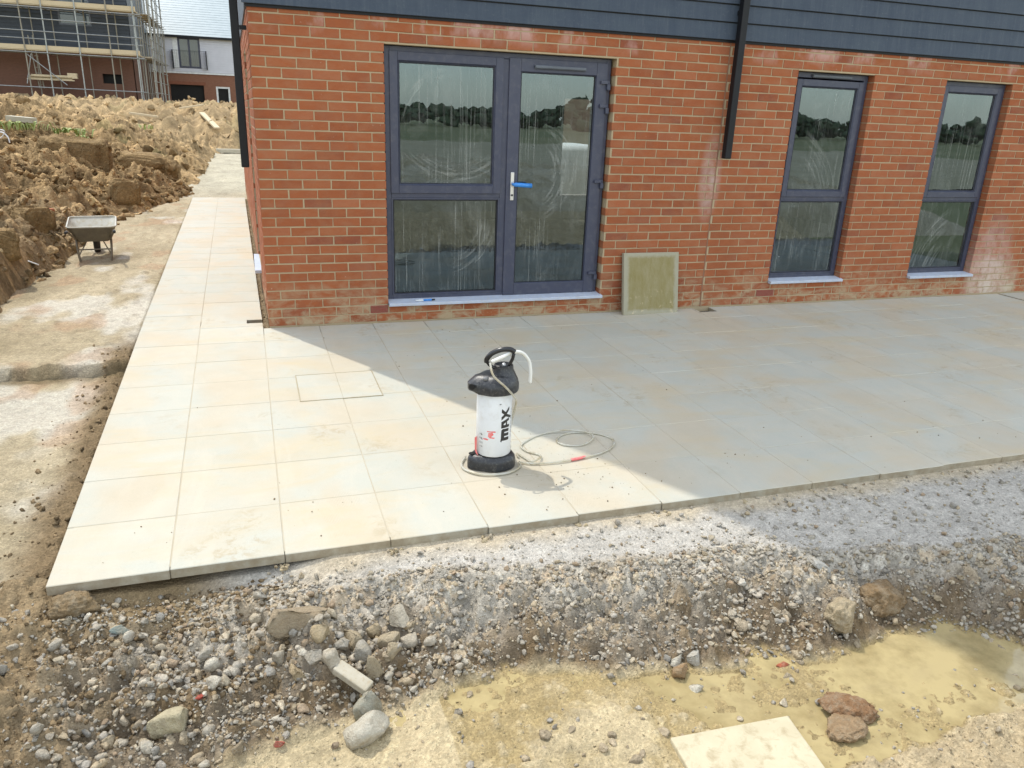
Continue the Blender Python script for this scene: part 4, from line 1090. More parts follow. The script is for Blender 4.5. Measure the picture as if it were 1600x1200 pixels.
# ------------------------------------------------------------------ pressurised water tank
tk = thing('water_tank', 'white pressure water tank with black lid and pump handle standing on the slabs', 'water tank', (1.066, -2.925, FALL * -2.92), math.radians(-3))
def soft_poly(pts, n=6): return [(p.x, p.y) for p in spline([(a, b, 0) for a, b in pts], n, True)]
base = [(-.155, -.012), (-.135, .035), (-.085, .085), (0, .122), (.085, .098), (.125, .04), (.128, -.03), (.088, -.090), (0, -.118), (-.085, -.085), (-.140, -.05)]
pb = soft_poly(base); n = len(pb); mb = MB()
rings = [(.92, 0.004), (.92, .042), (.90, .056), (.79, .074), (.70, .079)]
vs = []; fs = []
for (k_, z) in rings: vs += [(x * k_, y * k_, z) for x, y in pb]
for i in range(len(rings) - 1):
    for j in range(n): fs.append((i * n + j, i * n + (j + 1) % n, (i + 1) * n + (j + 1) % n, (i + 1) * n + j))
fs.append(tuple(range((len(rings) - 1) * n, len(rings) * n)))
mb.add(vs, fs); bo = mb.build('base', M['blackplastic'], tk, auto=True)
MB().lathe([(.017, .079), (.017, .0835)], 16, (-.118, -.012), 1.1, .8).build('lug_hole', M['darkhole'], bo)
TR = .0935
MB().lathe([(TR - .004, .0825), (TR, .088), (TR, .30), (TR, .455), (TR - .006, .468)], 48).build('tank', M['tank'], tk, auto=True)
lid = [(-.152, -.020), (-.148, .022), (-.105, .052), (-.06, .10), (0, .118), (.075, .100), (.125, .05), (.135, -.01), (.105, -.070), (.04, -.112), (-.04, -.112), (-.09, -.078), (-.125, -.05)]
pl = soft_poly(lid); n = len(pl); mb = MB(); vs = []; fs = []
for (k_, z, f_) in [(.925, .430, 0), (.945, .438, 0), (.945, .468, 0), (.89, .488, .0), (.74, .514, .12), (.52, .524, .25)]:
    vs += [(x * k_ + .05 * f_, y * k_, z + (.012 * (x < -.11) if k_ > .9 else 0)) for x, y in pl]
for i in range(5):
    for j in range(n): fs.append((i * n + j, i * n + (j + 1) % n, (i + 1) * n + (j + 1) % n, (i + 1) * n + j))
fs.append(tuple(range(5 * n, 6 * n))); fs.append(tuple(reversed(range(n))))
mb.add(vs, fs); lo = mb.build('lid', M['blackplastic'], tk, auto=True)
MB().lathe([(.016, 0), (.016, .004)], 16).build('lug_hole', M['darkhole'], lo).matrix_local = Matrix.Translation((-.134, -.046, .470)) @ Matrix.Rotation(math.radians(90), 4, 'X') @ Matrix.Rotation(math.radians(-30), 4, 'Y')
MB().lathe([(.078, .490), (.064, .520), (.052, .545), (.0495, .566), (.044, .569), (.041, .557), (.012, .555)], 32, (.044, .0)).build('pump_collar', M['blackplastic'], tk, auto=True)
MB().lathe([(.016, 0), (.014, .014), (.006, .018)], 14, (-.062, -.052)).build('valve', M['greyink'], lo, smooth=True).location = (0, 0, .505)
# D shaped pump handle, tilted
hd = MB(); hw = [(-.072, 0, .0), (-.070, 0, .018), (-.045, 0, .050), (.0, 0, .072), (.048, 0, .076), (.072, 0, .062)]
hd.tube(spline(hw, 5), [.013] * 26, 10)
hb = [(-.070, 0, .004), (-.052, 0, -.018), (-.012, 0, -.036), (.030, 0, -.026), (.058, 0, .012), (.068, 0, .052)]
hd.tube(spline(hb, 5), [.009] * 26, 10)
ho = hd.build('pump_handle', M['blackgloss'], tk, smooth=True); ho.location = (.022, -.012, .582); ho.rotation_euler = (math.radians(8), 0, math.radians(-14))
MB().tube([(.044, 0, .555), (.044, -.004, .565), (.042, -.010, .572)], .010, 10).build('pump_rod', M['steel'], tk, smooth=True)
# hoses
h1 = MB().tube(spline([(-.035, -.050, .600), (.03, -.045, .625), (.08, -.02, .638), (.14, .0, .625), (.180, .005, .58), (.193, .005, .52), (.193, .005, .455)], 8), .0095, 12)
M['hoseend'] = simple('milky hose', (.78, .78, .74), (.70, .69, .63), 9, .25)
h1.build('hose_end', M['hoseend'], tk, smooth=True)
h2 = MB().tube(spline([(-.042, -.050, .594), (-.042, -.085, .562), (-.03, -.108, .535), (.02, -.126, .49), (.068, -.110, .435), (.094, -.075, .40), (.108, -.03, .35), (.107, .02, .25), (.098, .05, .13), (.12, .09, .05), (.10, .13, .010)], 8), .0058, 10)
h2.build('hose_strap', M['hose'], tk, smooth=True)
h3 = spline([(.145, -.02, .008), (.13, -.075, .008), (.06, -.130, .008), (-.03, -.140, .008), (-.11, -.115, .008), (-.165, -.05, .008), (-.168, .02, .008), (-.13, .10, .010)], 8)
MB().tube(h3, .0066, 10).build('hose_around_base', M['hose'], tk, smooth=True)
HZ = .0095
hp_ = [(.145, -.02), (.20, -.05), (.30, -.06), (.42, -.045), (.56, .0), (.655, .07), (.70, .17), (.66, .26), (.56, .315), (.46, .295), (.405, .22), (.43, .15), (.52, .135), (.60, .20), (.585, .285), (.49, .335), (.37, .335), (.27, .27), (.205, .19), (.215, .11), (.265, .05), (.25, -.01), (.20, -.045), (.185, .02), (.16, .09), (.155, .04)]
pts = spline([(.14 + (x - .14) * 1.13, y, HZ + (.012 if i in (13, 14, 15) else 0) + (.010 if i in (21, 22) else 0)) for i, (x, y) in enumerate(hp_)], 8)
MB().tube(pts, .0057, 10).build('hose_coil', M['hose'], tk, smooth=True)
MB().tube(spline([(.434, -.0475, HZ), (.479, -.0385, HZ), (.524, -.026, HZ)], 4), .0082, 10).build('red_tape', M['redink'], tk, smooth=True)
# lettering wrapped on the cylinder: reads upwards
def wrap(polys, name, mat, ang, z, su, sv, r=TR + .0007, ncut=8):
    bm = bmesh.new()
    for poly in polys:
        vs_ = [bm.verts.new((p[0], p[1], 0)) for p in poly]
        tri = geometry.tessellate_polygon([[Vector((p[0], p[1], 0)) for p in poly]])
        for t_ in tri:
            try: bm.faces.new([vs_[i] for i in t_])
            except ValueError: pass
    ymin = min(v.co.y for v in bm.verts); ymax = max(v.co.y for v in bm.verts)
    for i in range(1, ncut):
        yy_ = ymin + (ymax - ymin) * i / ncut
        bmesh.ops.bisect_plane(bm, geom=bm.verts[:] + bm.edges[:] + bm.faces[:], plane_co=(0, yy_, 0), plane_no=(0, 1, 0))
    for v in bm.verts:
        uu, vv = v.co.x * su, v.co.y * sv
        a_ = ang - vv / r
        v.co = (r * math.cos(a_), r * math.sin(a_), z + uu)
    me = bpy.data.meshes.new(name); bm.normal_update(); bm.to_mesh(me); bm.free(); me.materials.append(mat)
    return link(bpy.data.objects.new(name, me), tk)
def seg(x0, x1, y0, y1, sl=0): return [(x0 + sl * y0, y0), (x1 + sl * y0, y0), (x1 + sl * y1, y1), (x0 + sl * y1, y1)]
Lm = [(-.04, 1.06), (-.12, .93), (0, .90), (-.02, .0), (.22, -.02), (.24, .62), (.34, .62), (.33, .02), (.55, .0), (.57, .62), (.67, .62), (.66, .02), (.88, .0), (.92, .82), (.82, .98), (.2, 1.0)]
La1 = [(.98, 1.0), (.98, -.06), (1.18, -.06), (1.20, .28), (1.29, .28), (1.29, .46), (1.205, .46), (1.215, .72), (1.29, .72), (1.29, 1.0)]
La2 = [(1.29, 1.0), (1.29, .72), (1.40, .46), (1.29, .46), (1.29, .28), (1.44, .28), (1.50, -.02), (1.72, .0), (1.48, 1.0)]
Lx = [(1.60, 1.0), (1.86, 1.0), (2.03, .70), (2.20, 1.0), (2.48, .96), (2.20, .52), (2.56, .02), (2.32, -.02), (2.04, .36), (1.80, -.30), (1.62, -.28), (1.86, .50)]
AF = math.radians(-90 + 38)      # towards the viewer, right of centre
wrap([Lm, La1, La2, Lx], 'lettering', M['ink'], AF + .06, .175, .0725, .052).data.name = 'lettering'
small = [seg(.05 * i, .05 * i + .02 + .015 * (i % 3), 0, .6 if i % 4 else .9) for i in range(44) if i % 7 != 5]
wrap(small, 'small_print', M['greyink'], AF + .34, .180, .075, .010, ncut=2)
wrap([seg(0, .12, 0, 1)], 'small_print', M['greyink'], AF - .52, .378, .05, .010, ncut=2)
marks = []
for i, (u_, v_, w__, h__) in enumerate([(0, 0, .25, .35), (0, .55, .2, .3), (.9, 0, .5, .25), (.9, .6, .45, .3), (1.9, 0, .55, .4), (2.0, .6, .5, .35), (3.0, .1, .5, .35), (3.1, .65, .3, .25)]):
    marks += [seg(u_, u_ + w__ * .35, v_, v_ + h__), seg(u_ + w__ * .35, u_ + w__, v_ + h__ * .6, v_ + h__)]
wrap(marks, 'level_marks', M['ink'], math.radians(-90 - 52), .135, .022, .022, ncut=3)
wrap([[(0, 0), (.2, -.1), (.25, .5), (.7, .1), (1, .3), (.9, .95), (.3, 1.0), (.05, .7)], [(1.02, -.2), (1.25, -.15), (1.2, 1.15), (1.05, 1.2)]], 'red_smear', M['redink'], math.radians(-90 - 12), .190, .034, .034, ncut=5)
wrap([[(0, 0), (.3, -.2), (.5, .3), (.35, 1.0), (.1, .8)]], 'red_smear', M['redink'], math.radians(-90 - 34), .178, .022, .028, ncut=4)
MB().add([(-.098, -.03, .10), (-.104, -.012, .1), (-.108, -.02, .175), (-.099, -.035, .19), (-.095, -.055, .083), (-.10, -.02, .0835)], [(0, 1, 2, 3), (4, 5, 1, 0)]).build('red_smear', M['redink'], tk)

# ------------------------------------------------------------------ wheelbarrow
wb = thing('wheelbarrow', 'muddy galvanised wheelbarrow parked on the pale track at the foot of the heap', 'wheelbarrow', (-1.87, 3.72, -.05), math.radians(7)); wb.scale = (.76, .76, .76)
def tray_pts(hw, hl0, hl1, z0, z1, n=5, r=.08):
    pts = []
    for (cx, cy, a0) in ((hw - r, hl1 - r, 0), (-hw + r, hl1 - r, 90), (-hw + r, hl0 + r, 180), (hw - r, hl0 + r, 270)):
        for i in range(n):
            a_ = math.radians(a0 + 90 * i / (n - 1)); x = cx + r * math.cos(a_); y = cy + r * math.sin(a_)
            pts.append((x, y, z0 + (z1 - z0) * (y - hl0) / (hl1 - hl0)))
    return pts
top = tray_pts(.335, -.30, .56, .545, .60); bot = tray_pts(.215, -.16, .30, .315, .315); rim_ = tray_pts(.352, -.318, .578, .535, .590)
n = len(top); mb = MB(); mb.add(top + bot, [(i, (i + 1) % n, n + (i + 1) % n, n + i) for i in range(n)] + [tuple(range(n, 2 * n))])
mb.build('tray', M['barrow'], wb, auto=True)
out_t = [(x * 1.012, y * 1.012 if y > 0 else y * 1.02, z - .004) for x, y, z in top]; out_b = [(x * 1.02, y * 1.02, z - .006) for x, y, z in bot]
MB().add(out_t + out_b, [(n + i, n + (i + 1) % n, (i + 1) % n, i) for i in range(n)] + [tuple(reversed(range(n, 2 * n)))]).build('tray_underside', M['barrowout'], wb, auto=True)
MB().tube(top + [top[0]], .012, 8, False).build('tray_rim', M['barrow'], wb, smooth=True)
for s in (-1, 1):
    MB().tube(spline([(s * .06, .66, .20), (s * .12, .45, .29), (s * .22, .05, .31), (s * .26, -.25, .40), (s * .31, -.55, .52), (s * .315, -.62, .525)], 6), .016, 8).build('frame_tube', M['barrowtube'], wb, smooth=True)
    MB().tube([(s * .315, -.60, .525), (s * .32, -.74, .53)], .021, 10).build('grip', M['rubber'], wb, smooth=True)
    MB().tube(spline([(s * .24, -.02, .32), (s * .235, -.16, .20), (s * .215, -.20, .02), (s * .215, -.19, .0)], 5), .017, 8).build('leg', M['barrowtube'], wb, smooth=True)
    MB().tube([(s * .225, -.18, .10), (s * .10, .30, .28)], .009, 6).build('brace', M['barrowtube'], wb)
MB().tube([(-.235, -.165, .19), (.235, -.165, .19)], .011, 8).build('cross_bar', M['barrowtube'], wb)
wh = MB().lathe([(.10, -.03), (.165, -.045), (.19, -.02), (.19, .02), (.165, .045), (.10, .03)], 24).build('wheel', M['rubber'], wb, auto=True)
wh.matrix_local = Matrix.Translation((0, .66, .19)) @ Matrix.Rotation(math.radians(90), 4, 'Y')
MB().lathe([(.03, -.035), (.095, -.03), (.095, .03), (.03, .035)], 16).build('rim', M['barrow'], wh)

# ------------------------------------------------------------------ named stones (world positions), each its own thing
STONE_LIST = []
def rock_obj(name, x, y, size, label, cat, color, seed, squash=(1, 1, 1), rot=(0, 0, 0), sub=3, tpl=None, mat=None, group=None, sink=.3, zf=front_z, rough=None):
    if tpl is CLOD:
        sub = 5; V = crumbly(seed * 7, squash, size)
    else:
        V = TPL[sub][seed % len(TPL[sub])].copy(); V = V / ((V.max(0) - V.min(0)) / 2) * size * np.array(squash); V = V * (1 + .07 * noise3(V / size, 4, seed, 3))[:, None]
    me = np_mesh(name, V, ICO[sub][1], mat or M['rock'], np.repeat(np.array(color)[None], len(V), 0))
    o_ = link(bpy.data.objects.new(name, me)); o_.rotation_euler = rot
    o_.location = (x, y, float(zf(np.array([x]), np.array([y]))[0]) + size * squash[2] * (.62 - sink))
    return tag(o_, label, cat, group)
#@@STONES
GREY, PALE, TANC, BRN, WHT, RED = (.35, .33, .29), (.46, .41, .32), (.43, .34, .21), (.24, .165, .09), (.56, .52, .42), (.22, .105, .055)
rock_obj('stone', -.026, -3.913, .112, 'long block caked in soil, the largest lump in the rubble left of centre', 'stone', (.34, .27, .18), 1, (1.1, .62, .62), (.1, .05, .3))
rock_obj('stone', .175, -4.290, .068, 'squarish grey stone under the pale bar-shaped offcut', 'stone', (.36, .345, .27), 2, (.85, .8, 1.0), (.1, .1, .5), sink=.28)
rock_obj('stone', .176, -4.410, .082, 'cream white angular block at the foot of the rubble, below the bar-shaped offcut', 'stone', WHT, 3, (1, .75, .85), (0, .1, .2), sink=.2)
rock_obj('stone', -.466, -4.233, .068, 'pale cream rounded block at lower left, biggest stone near that corner', 'stone', (.50, .44, .29), 4, (1, .8, 1.05), (.2, -.2, .1), sink=.2)
rock_obj('soil_clod', 2.169, -4.384, .082, 'broad tan flat-topped clod at the right end of the rubble beside the shade', 'clod', (.42, .34, .22), 5, (1, .8, .9), (0, .1, .4), tpl=CLOD, mat=M['rock'])
rock_obj('soil_clod', 2.45, -4.33, .115, 'dark brown overhanging clod on the shadow line at the right', 'clod', BRN, 6, (1.1, .7, .6), (.2, .0, .2), tpl=CLOD, mat=M['rock'])
rock_obj('soil_clod', 1.885, -4.78, .082, 'reddish brown slaty clod standing in the yellow puddle', 'clod', (.27, .155, .08), 7, (1.2, .8, .42), (.15, .1, -.3), tpl=CLOD, mat=M['rock'], sink=.1)
rock_obj('soil_clod', 1.800, -4.850, .060, 'smaller brown clod joined to the near side of the reddish puddle clod', 'clod', (.32, .22, .125), 8, (1.3, .9, .38), (0, 0, .2), tpl=CLOD, mat=M['rock'], sink=.1)
rock_obj('stone', 1.380, -4.426, .040, 'brown oblong pebble at the puddle edge, below two pale pebbles', 'stone', (.33, .22, .12), 9, (1, .8, .9), sink=.15)
rock_obj('stone', 1.393, -4.370, .034, 'left of the two pale pebbles above the brown pebble at the puddle edge', 'stone', WHT, 10, (.8, .6, 1.0), (.3, .2, 1), sink=.15)
rock_obj('stone', 1.455, -4.392, .032, 'right of the two pale pebbles above the brown pebble at the puddle edge', 'stone', (.50, .47, .40), 11, (.9, .7, .9), sink=.15)
rock_obj('stone', 1.40, -4.51, .024, 'small white pebble lying on wet silt just below the brown oblong pebble', 'stone', WHT, 24, (1, .9, .8), sink=.1)
rock_obj('stone', -.664, -3.771, .030, 'greenish grey flat slate chip on brown soil below the slab corner', 'stone', (.24, .28, .25), 12, (1.3, .8, .5), (.2, .3, .4), sink=.1)
rock_obj('stone', 1.835, -4.880, .024, 'smooth white pebble beside the brown puddle clods', 'stone', (.6, .58, .52), 13, (1, .8, .8), sink=.0)
rock_obj('brick_shard', -.366, -4.190, .017, 'red brick shard left of the pale rounded lower left block', 'brick shard', (.36, .085, .06), 14, (1, .8, .8), sink=.0)
rock_obj('brick_shard', -.119, -4.363, .019, 'pinkish red brick shard near the bottom edge, below the left rubble', 'brick shard', (.46, .12, .09), 15, (1, .6, .8), sink=.0)
rock_obj('brick_shard', 1.812, -4.486, .026, 'orange red brick shard at the upper edge of the yellow puddle', 'brick shard', (.45, .13, .07), 16, (1.2, .7, .6), sink=.1)
rock_obj('soil_clod', -.845, -3.600, .085, 'square lump of brown clay under the front left slab corner', 'clod', (.25, .18, .10), 17, (1.2, .8, .7), (0, 0, .1), tpl=CLOD, mat=M['rock'])
rock_obj('stone', 2.215, -4.16, .052, 'flat grey shard tilted on the gravel just left of the shade', 'stone', (.44, .43, .39), 18, (.7, 1.1, .4), (.5, .3, .7), sink=.1)
bar = MB().box(-.075, .075, -.026, .026, -.017, .017).build('stone_offcut', simple('cast stone', (.46, .42, .33), (.38, .34, .25), 20, .9, .4, 60, dirt=(.35, .27, .16), dirtamt=.5), bevel=.006)
bar.location = (.150, -4.195, float(front_z(.150, -4.195)) + .085); bar.rotation_euler = (.15, .32, -.75)
tag(bar, 'pale bar-shaped stone offcut lying across a grey stone in the rubble', 'offcut')
cob = [(.269, -3.935, .040), (.394, -4.019, .040), (.319, -4.041, .050), (.211, -4.072, .046), (.049, -4.011, .042), (.085, -4.131, .050), (.188, -3.975, .052), (.13, -4.03, .035), (.28, -3.99, .03), (.36, -3.95, .046), (.23, -4.15, .05), (.02, -4.09, .035), (-.04, -4.10, .036), (-.1, -4.03, .034), (.31, -4.12, .036)]
for i, (x, y, s) in enumerate(cob):
    rock_obj('cobble', x, y, s * .9, 'tan cobble in the heap of fist-sized stones left of centre in the rubble bank', 'stone', [TANC, PALE, (.40, .33, .22), (.37, .34, .28)][i % 4], 30 + i, (1, .9, 1.05), (i * .7, i * .4, i), group='tan cobbles clustered in the rubble bank', sink=.18)
# middling loose stones through the bank, individuals sharing a few shapes
rg = np.random.RandomState(77)
PS, _ = bank_points(240, 9, lambda x, y, s, s1, t: dens_bank(x, y, s, s1, t) * np.where(x < .75, np.where(x > -.85, 1.0, .3), .3) * (t > .12))
sm = [np_mesh('loose_stone', TPL[2][k] * .022, ICO[2][1], M['rock'], np.repeat((PAL[k % 8] * (.9 + .05 * (k % 5)))[None], len(TPL[2][k]), 0)) for k in range(14)]
for i, (x, y) in enumerate(PS):
    o = link(bpy.data.objects.new('loose_stone', sm[i % 14])); k = rg.uniform(.75, 1.75) if x < .8 else rg.uniform(.6, 1.1)
    o.scale = (k, k * rg.uniform(.8, 1), k); o.rotation_euler = (rg.normal(0, .5), rg.normal(0, .5), rg.uniform(0, 6.3))
    o.location = (x, y, float(front_z(np.array([x]), np.array([y]))[0]) + .013 * k)
    tag(o, 'loose egg-sized stone among the gravel of the rubble bank below the slabs', 'stone', 'loose stones in the rubble bank')
# cream slab lying in the wet silt at the bottom edge
fs_ = MB().prism([(1.165, -4.725), (1.145, -5.02), (1.60, -5.00), (1.632, -4.752)], -.30, -.262)
fo = fs_.build('fallen_slab', M['cream'], bevel=.006)
tag(fo, 'dusty cream slab lying flat in the yellow silt at the bottom edge', 'slab')
# ---------------------------------------------------------------- spoil heap oddments
def plank(name, x, y, L, W, H, rz, ry, label, cat, mat=None, zf=heap_z, dz=.03):
    o_ = MB().box(-L / 2, L / 2, -W / 2, W / 2, -H / 2, H / 2).build(name, mat or M['timber'], bevel=.006)
    o_.location = (x, y, float(zf(np.array([x]), np.array([y]))[0]) + H / 2 + dz); o_.rotation_euler = (0, ry, rz)
    return tag(o_, label, cat)
plank('timber_board', -4.149, 11.30, .47, .22, .10, math.radians(-12), .06, 'short thick pale board lying on the spoil heap at the left edge', 'board', M['kerb'], dz=.06)
plank('timber_board', -2.27, 33.2, 1.1, .16, .06, math.radians(20), -.18, 'thin pale plank on the spoil in front of the dark garage opening', 'board', dz=.15)
plank('timber_board', -1.43, 29.6, 1.9, .22, .07, math.radians(-70), .3, 'long pale plank sloping down the far spoil below the white framed door', 'board', dz=.15)
plank('timber_board', -4.0, 30.4, 1.1, .2, .08, math.radians(-12), .1, 'pale board on the crest of the spoil below the scaffold corner', 'board', dz=.2)
plank('concrete_kerb', -.72, 27.2, .95, .30, .14, math.radians(2), 0, 'pale concrete lintel lying across the far end of the path', 'lintel', M['kerb'], zf=track_z, dz=.02)
plank('paper_slip', -2.30, 2.65, .10, .16, .012, math.radians(30), .5, 'small pale scrap stuck on the dark soil above the shaded track', 'scrap', M['white'], dz=.02)
plank('brick_shard', -2.752, 5.83, .13, .10, .06, .4, .1, 'orange brick shard on the heap behind the wheelbarrow', 'brick shard', simple('orange brick', (.45, .16, .07), rough=.9), dz=.0)
ws = MB().tube(spline([(-.2, 0, .02), (-.08, .03, .10), (.02, 0, .11), (.10, -.04, .04), (.12, -.05, -.06)], 6), .011, 6)
ws.tube(spline([(-.18, .05, .0), (-.02, .02, .02), (.06, -.02, .13), (-.02, -.02, .16)], 6), .010, 6)
wo_ = ws.build('banding_strap', M['white'], smooth=True); wo_.location = (-4.08, 9.5, float(heap_z(-4.08, 9.5)) + .06)
tag(wo_, 'tangle of white banding strap on the heap at the left edge', 'strap')
def weed(x, y, n_, h, label, seed, sp=.12):
    n_ = n_ * 3; h = h * .8
    r_ = random.Random(seed); mb = MB()
    for i in range(n_):
        a_ = r_.uniform(0, 6.28); l = h * r_.uniform(.5, 1.1); bx, by = r_.gauss(0, sp), r_.gauss(0, sp)
        dx, dy = math.cos(a_), math.sin(a_); w_ = l * .13
        p0 = (bx, by, -.02); p1 = (bx + dx * l * .35, by + dy * l * .35, l * .7); p2 = (bx + dx * l * .8, by + dy * l * .8, l * .8)
        px_, py_ = -dy * w_, dx * w_
        mb.add([(p0[0] - px_ * .3, p0[1] - py_ * .3, p0[2]), (p0[0] + px_ * .3, p0[1] + py_ * .3, p0[2]), (p1[0] + px_, p1[1] + py_, p1[2]), (p1[0] - px_, p1[1] - py_, p1[2]), p2], [(0, 1, 2, 3), (3, 2, 4)])
    o_ = mb.build('weed', M['leaf']); o_.location = (x, y, float(heap_z(np.array([x]), np.array([y]))[0]))
    return tag(o_, label, 'weed')
weed(-3.60, 12.4, 46, .24, 'bright green weed tuft on the ledge of the spoil heap', 1, .16)
weed(-4.46, 11.2, 70, .22, 'straggling green weeds at the left edge of the frame, above the white strap', 2, .35)
weed(-3.85, 25.5, 26, .35, 'faint green weed far up the spoil heap towards the houses', 3, .3)
weed(-3.3, 11.9, 22, .14, 'low sparse weeds right of the bright green tuft', 4, .09)
# cut clay ledges in the heap
def ledge(x, y, sx_, sy_, sz_, rz, label, seed):
    # spade-cut lump: boxy, with flattish faces and a ragged top
    I = ICO[5][0]; V = np.sign(I) * np.abs(I) ** .38
    V = V * (1 + .05 * noise3(I, 2.2, seed, 4))[:, None]
    V *= (1 + .07 * noise3(I, 5, seed + 2, 4))[:, None]
    V[:, 2] += np.where(I[:, 2] > .2, 1, 0) * .30 * noise3(I, 4, seed + 3, 4)
    V[:, 0] += .16 * noise3(I, 1.5, seed + 5, 3); V[:, 1] += .14 * noise3(I, 1.7, seed + 8, 3)
    V = V * np.array([sx_, sy_, sz_]) * .8
    me = np_mesh('clay_block', V, ICO[5][1], M['heap'], np.array([.30, .205, .10]) * (.9 + .25 * noise3(I, 3, seed, 3))[:, None])
    o_ = link(bpy.data.objects.new('clay_block', me)); o_.rotation_euler = (.04, .05, rz)
    o_.location = (x, y, float(heap_z(np.array([x]), np.array([y]))[0]) + sz_ * .12)
    return tag(o_, label, 'clay block')
def ledge_old(x, y, sx_, sy_, sz_, rz, label, seed):
    return rock_obj('clay_block', x, y, 1.0, label, 'clay block', (.29, .205, .105), seed, (sx_, sy_, sz_), (.05, .04, rz), tpl=CLOD, mat=M['heap'], zf=heap_z, sink=.62)
ledge(-3.05, 9.9, .75, .40, .46, .12, 'large clay block with cut brown face, left of two on the spoil heap', 41)
ledge(-2.10, 12.0, .78, .55, .52, -.15, 'large brown-faced clay block, right of two on the spoil heap near the path', 42)
ledge(-2.10, 8.35, .30, .25, .26, .3, 'rounded brown clay lump at the foot of the heap beside the track', 43)
ledge(-2.45, 2.2, .22, .2, .18, .3, 'dark orange clay lump above the shaded track at the left edge', 44)
ledge(-2.45, 3.6, .26, .2, .18, .8, 'brown clay lump left of the wheelbarrow', 45)
ledge(-2.78, 1.2, .3, .28, .26, .5, 'dark clay bank piece at the left edge beside the shaded track', 46)

# ------------------------------------------------------------------ white clad house beyond the heap
wh2 = thing('white_clad_house', 'far house with pale slate roof and white boarded upper floor beyond the spoil heap', 'house', (0, 53, 0))
HX0, HX1 = -9.5, 4.5
def hole_wall(name, x0, x1, z0, z1, holes, mat, parent, y=0, th=.25):
    mb = MB(); xs_ = sorted({x0, x1} | {v for h_ in holes for v in (h_[0], h_[1])}); zs_ = sorted({z0, z1} | {v for h_ in holes for v in (h_[2], h_[3])})
    wall_grid(mb, xs_, zs_, lambda x, z: not any(h_[0] < x < h_[1] and h_[2] < z < h_[3] for h_ in holes), y, y + th)
    return mb.build(name, mat, parent)
GAR, DOR, WIN = (-4.58, -2.47, .75, 3.0), (-1.70, -.80, .8, 2.97), (-3.86, -2.50, 4.05, 5.93)
gw_ = hole_wall('brick_wall', HX0, HX1, .2, 3.80, [GAR, DOR], M['farbrick2'], wh2)
MB().box(HX0, HX1, .26, 8, .2, 3.8).build('core', M['darkhole'], wh2)
MB().box(GAR[0], GAR[1], .14, .24, GAR[2], GAR[3]).build('garage_opening', M['darkhole'], wh2)
MB().box(GAR[0] - .15, GAR[1] + .15, -.02, -.002, 3.0, 3.2).build('lintel', simple('soldier course', (.24, .09, .05), rough=.9), wh2)
df_ = MB(); frame_ring(df_, DOR[0], DOR[1], DOR[2], DOR[3], .12, .02, .14); dfo = df_.build('door_frame', M['whiteframe'], wh2)
MB().box(DOR[0] + .121, DOR[1] - .121, .10, .13, DOR[2] + .121, DOR[3] - .121).build('doorway', M['darkhole'], dfo)
wc = hole_wall('upper_wall', HX0, HX1, 3.802, 6.02, [WIN], M['whiteclad'], wh2, -.02, .27)
for i in range(15):
    z = 3.83 + .146 * i
    for (a, b) in ([(HX0, WIN[0] - .02), (WIN[1] + .02, HX1)] if z + .13 > WIN[2] and z < WIN[3] else [(HX0, HX1)]):
        MB().add([(a, -.052, z), (b, -.052, z), (b, -.0205, z), (a, -.0205, z), (a, -.030, z + .14), (b, -.030, z + .14), (b, -.0205, z + .14), (a, -.0205, z + .14)],
                 [(0, 3, 2, 1), (4, 5, 6, 7), (0, 1, 5, 4), (1, 2, 6, 5), (2, 3, 7, 6), (3, 0, 4, 7)]).build('board', M['whiteclad'], wc)
MB().box(HX0, HX1, -.06, -.021, 3.70, 3.80).build('band', M['whiteframe'], wh2)
MB().box(HX0, HX1, .255, 8, 3.81, 6.0).build('upper_core', M['darkhole'], wh2)
wf = MB(); frame_ring(wf, WIN[0], WIN[1], WIN[2], WIN[3], .11, .02, .14); wf.box(-3.24, -3.12, .021, .139, WIN[2] + .111, WIN[3] - .111)
wfo = wf.build('french_window', M['frame'], wh2)
for (a, b) in ((WIN[0] + .111, -3.241), (-3.119, WIN[1] - .111)): MB().box(a, b, .07, .08, WIN[2] + .111, WIN[3] - .111).build('pane', M['farglass'], wfo)
MB().box(WIN[0] - .32, WIN[0] - .02, -.058, -.0525, WIN[2] - .05, WIN[3]).build('reveal_board', M['whiteframe'], wh2)
bl = MB(); bl.box(-4.25, -2.12, -.33, -.31, 5.10, 5.115); bl.box(-4.25, -2.12, -.33, -.31, 4.03, 4.045)
for x in (-4.25, -2.16): bl.box(x, x + .05, -.36, -.06, 3.98, 5.14)
for i in range(19): bl.box(-4.18 + .11 * i, -4.173 + .11 * i, -.324, -.316, 4.0451, 5.0999)
bl.build('balcony_rail', M['pipe'], wh2)
MB().box(HX0 - .1, HX1 + .1, -.30, -.18, 5.90, 6.03).build('gutter', M['pipe'], wh2)
MB().box(HX0 - .1, HX1 + .1, -.179, .0, 5.96, 6.02).build('soffit', M['pipe'], wh2)
rf = bpy.data.objects.new('roof', None); link(rf, wh2)
rb_ = MB(); rb_.add([(HX0 - .1, -.26, 6.02), (HX1 + .1, -.26, 6.02), (HX1 + .1, 5.0, 10.4), (HX0 - .1, 5.0, 10.4), (HX0 - .1, 10, 6.02), (HX1 + .1, 10, 6.02)], [(0, 1, 2, 3), (3, 2, 5, 4), (0, 3, 4), (1, 5, 2)])
rb_.build('roof_deck', M['slate'], rf)
dx_, dz_ = 5.26, 4.38; Ln = math.hypot(dx_, dz_); cs, sn = dx_ / Ln, dz_ / Ln
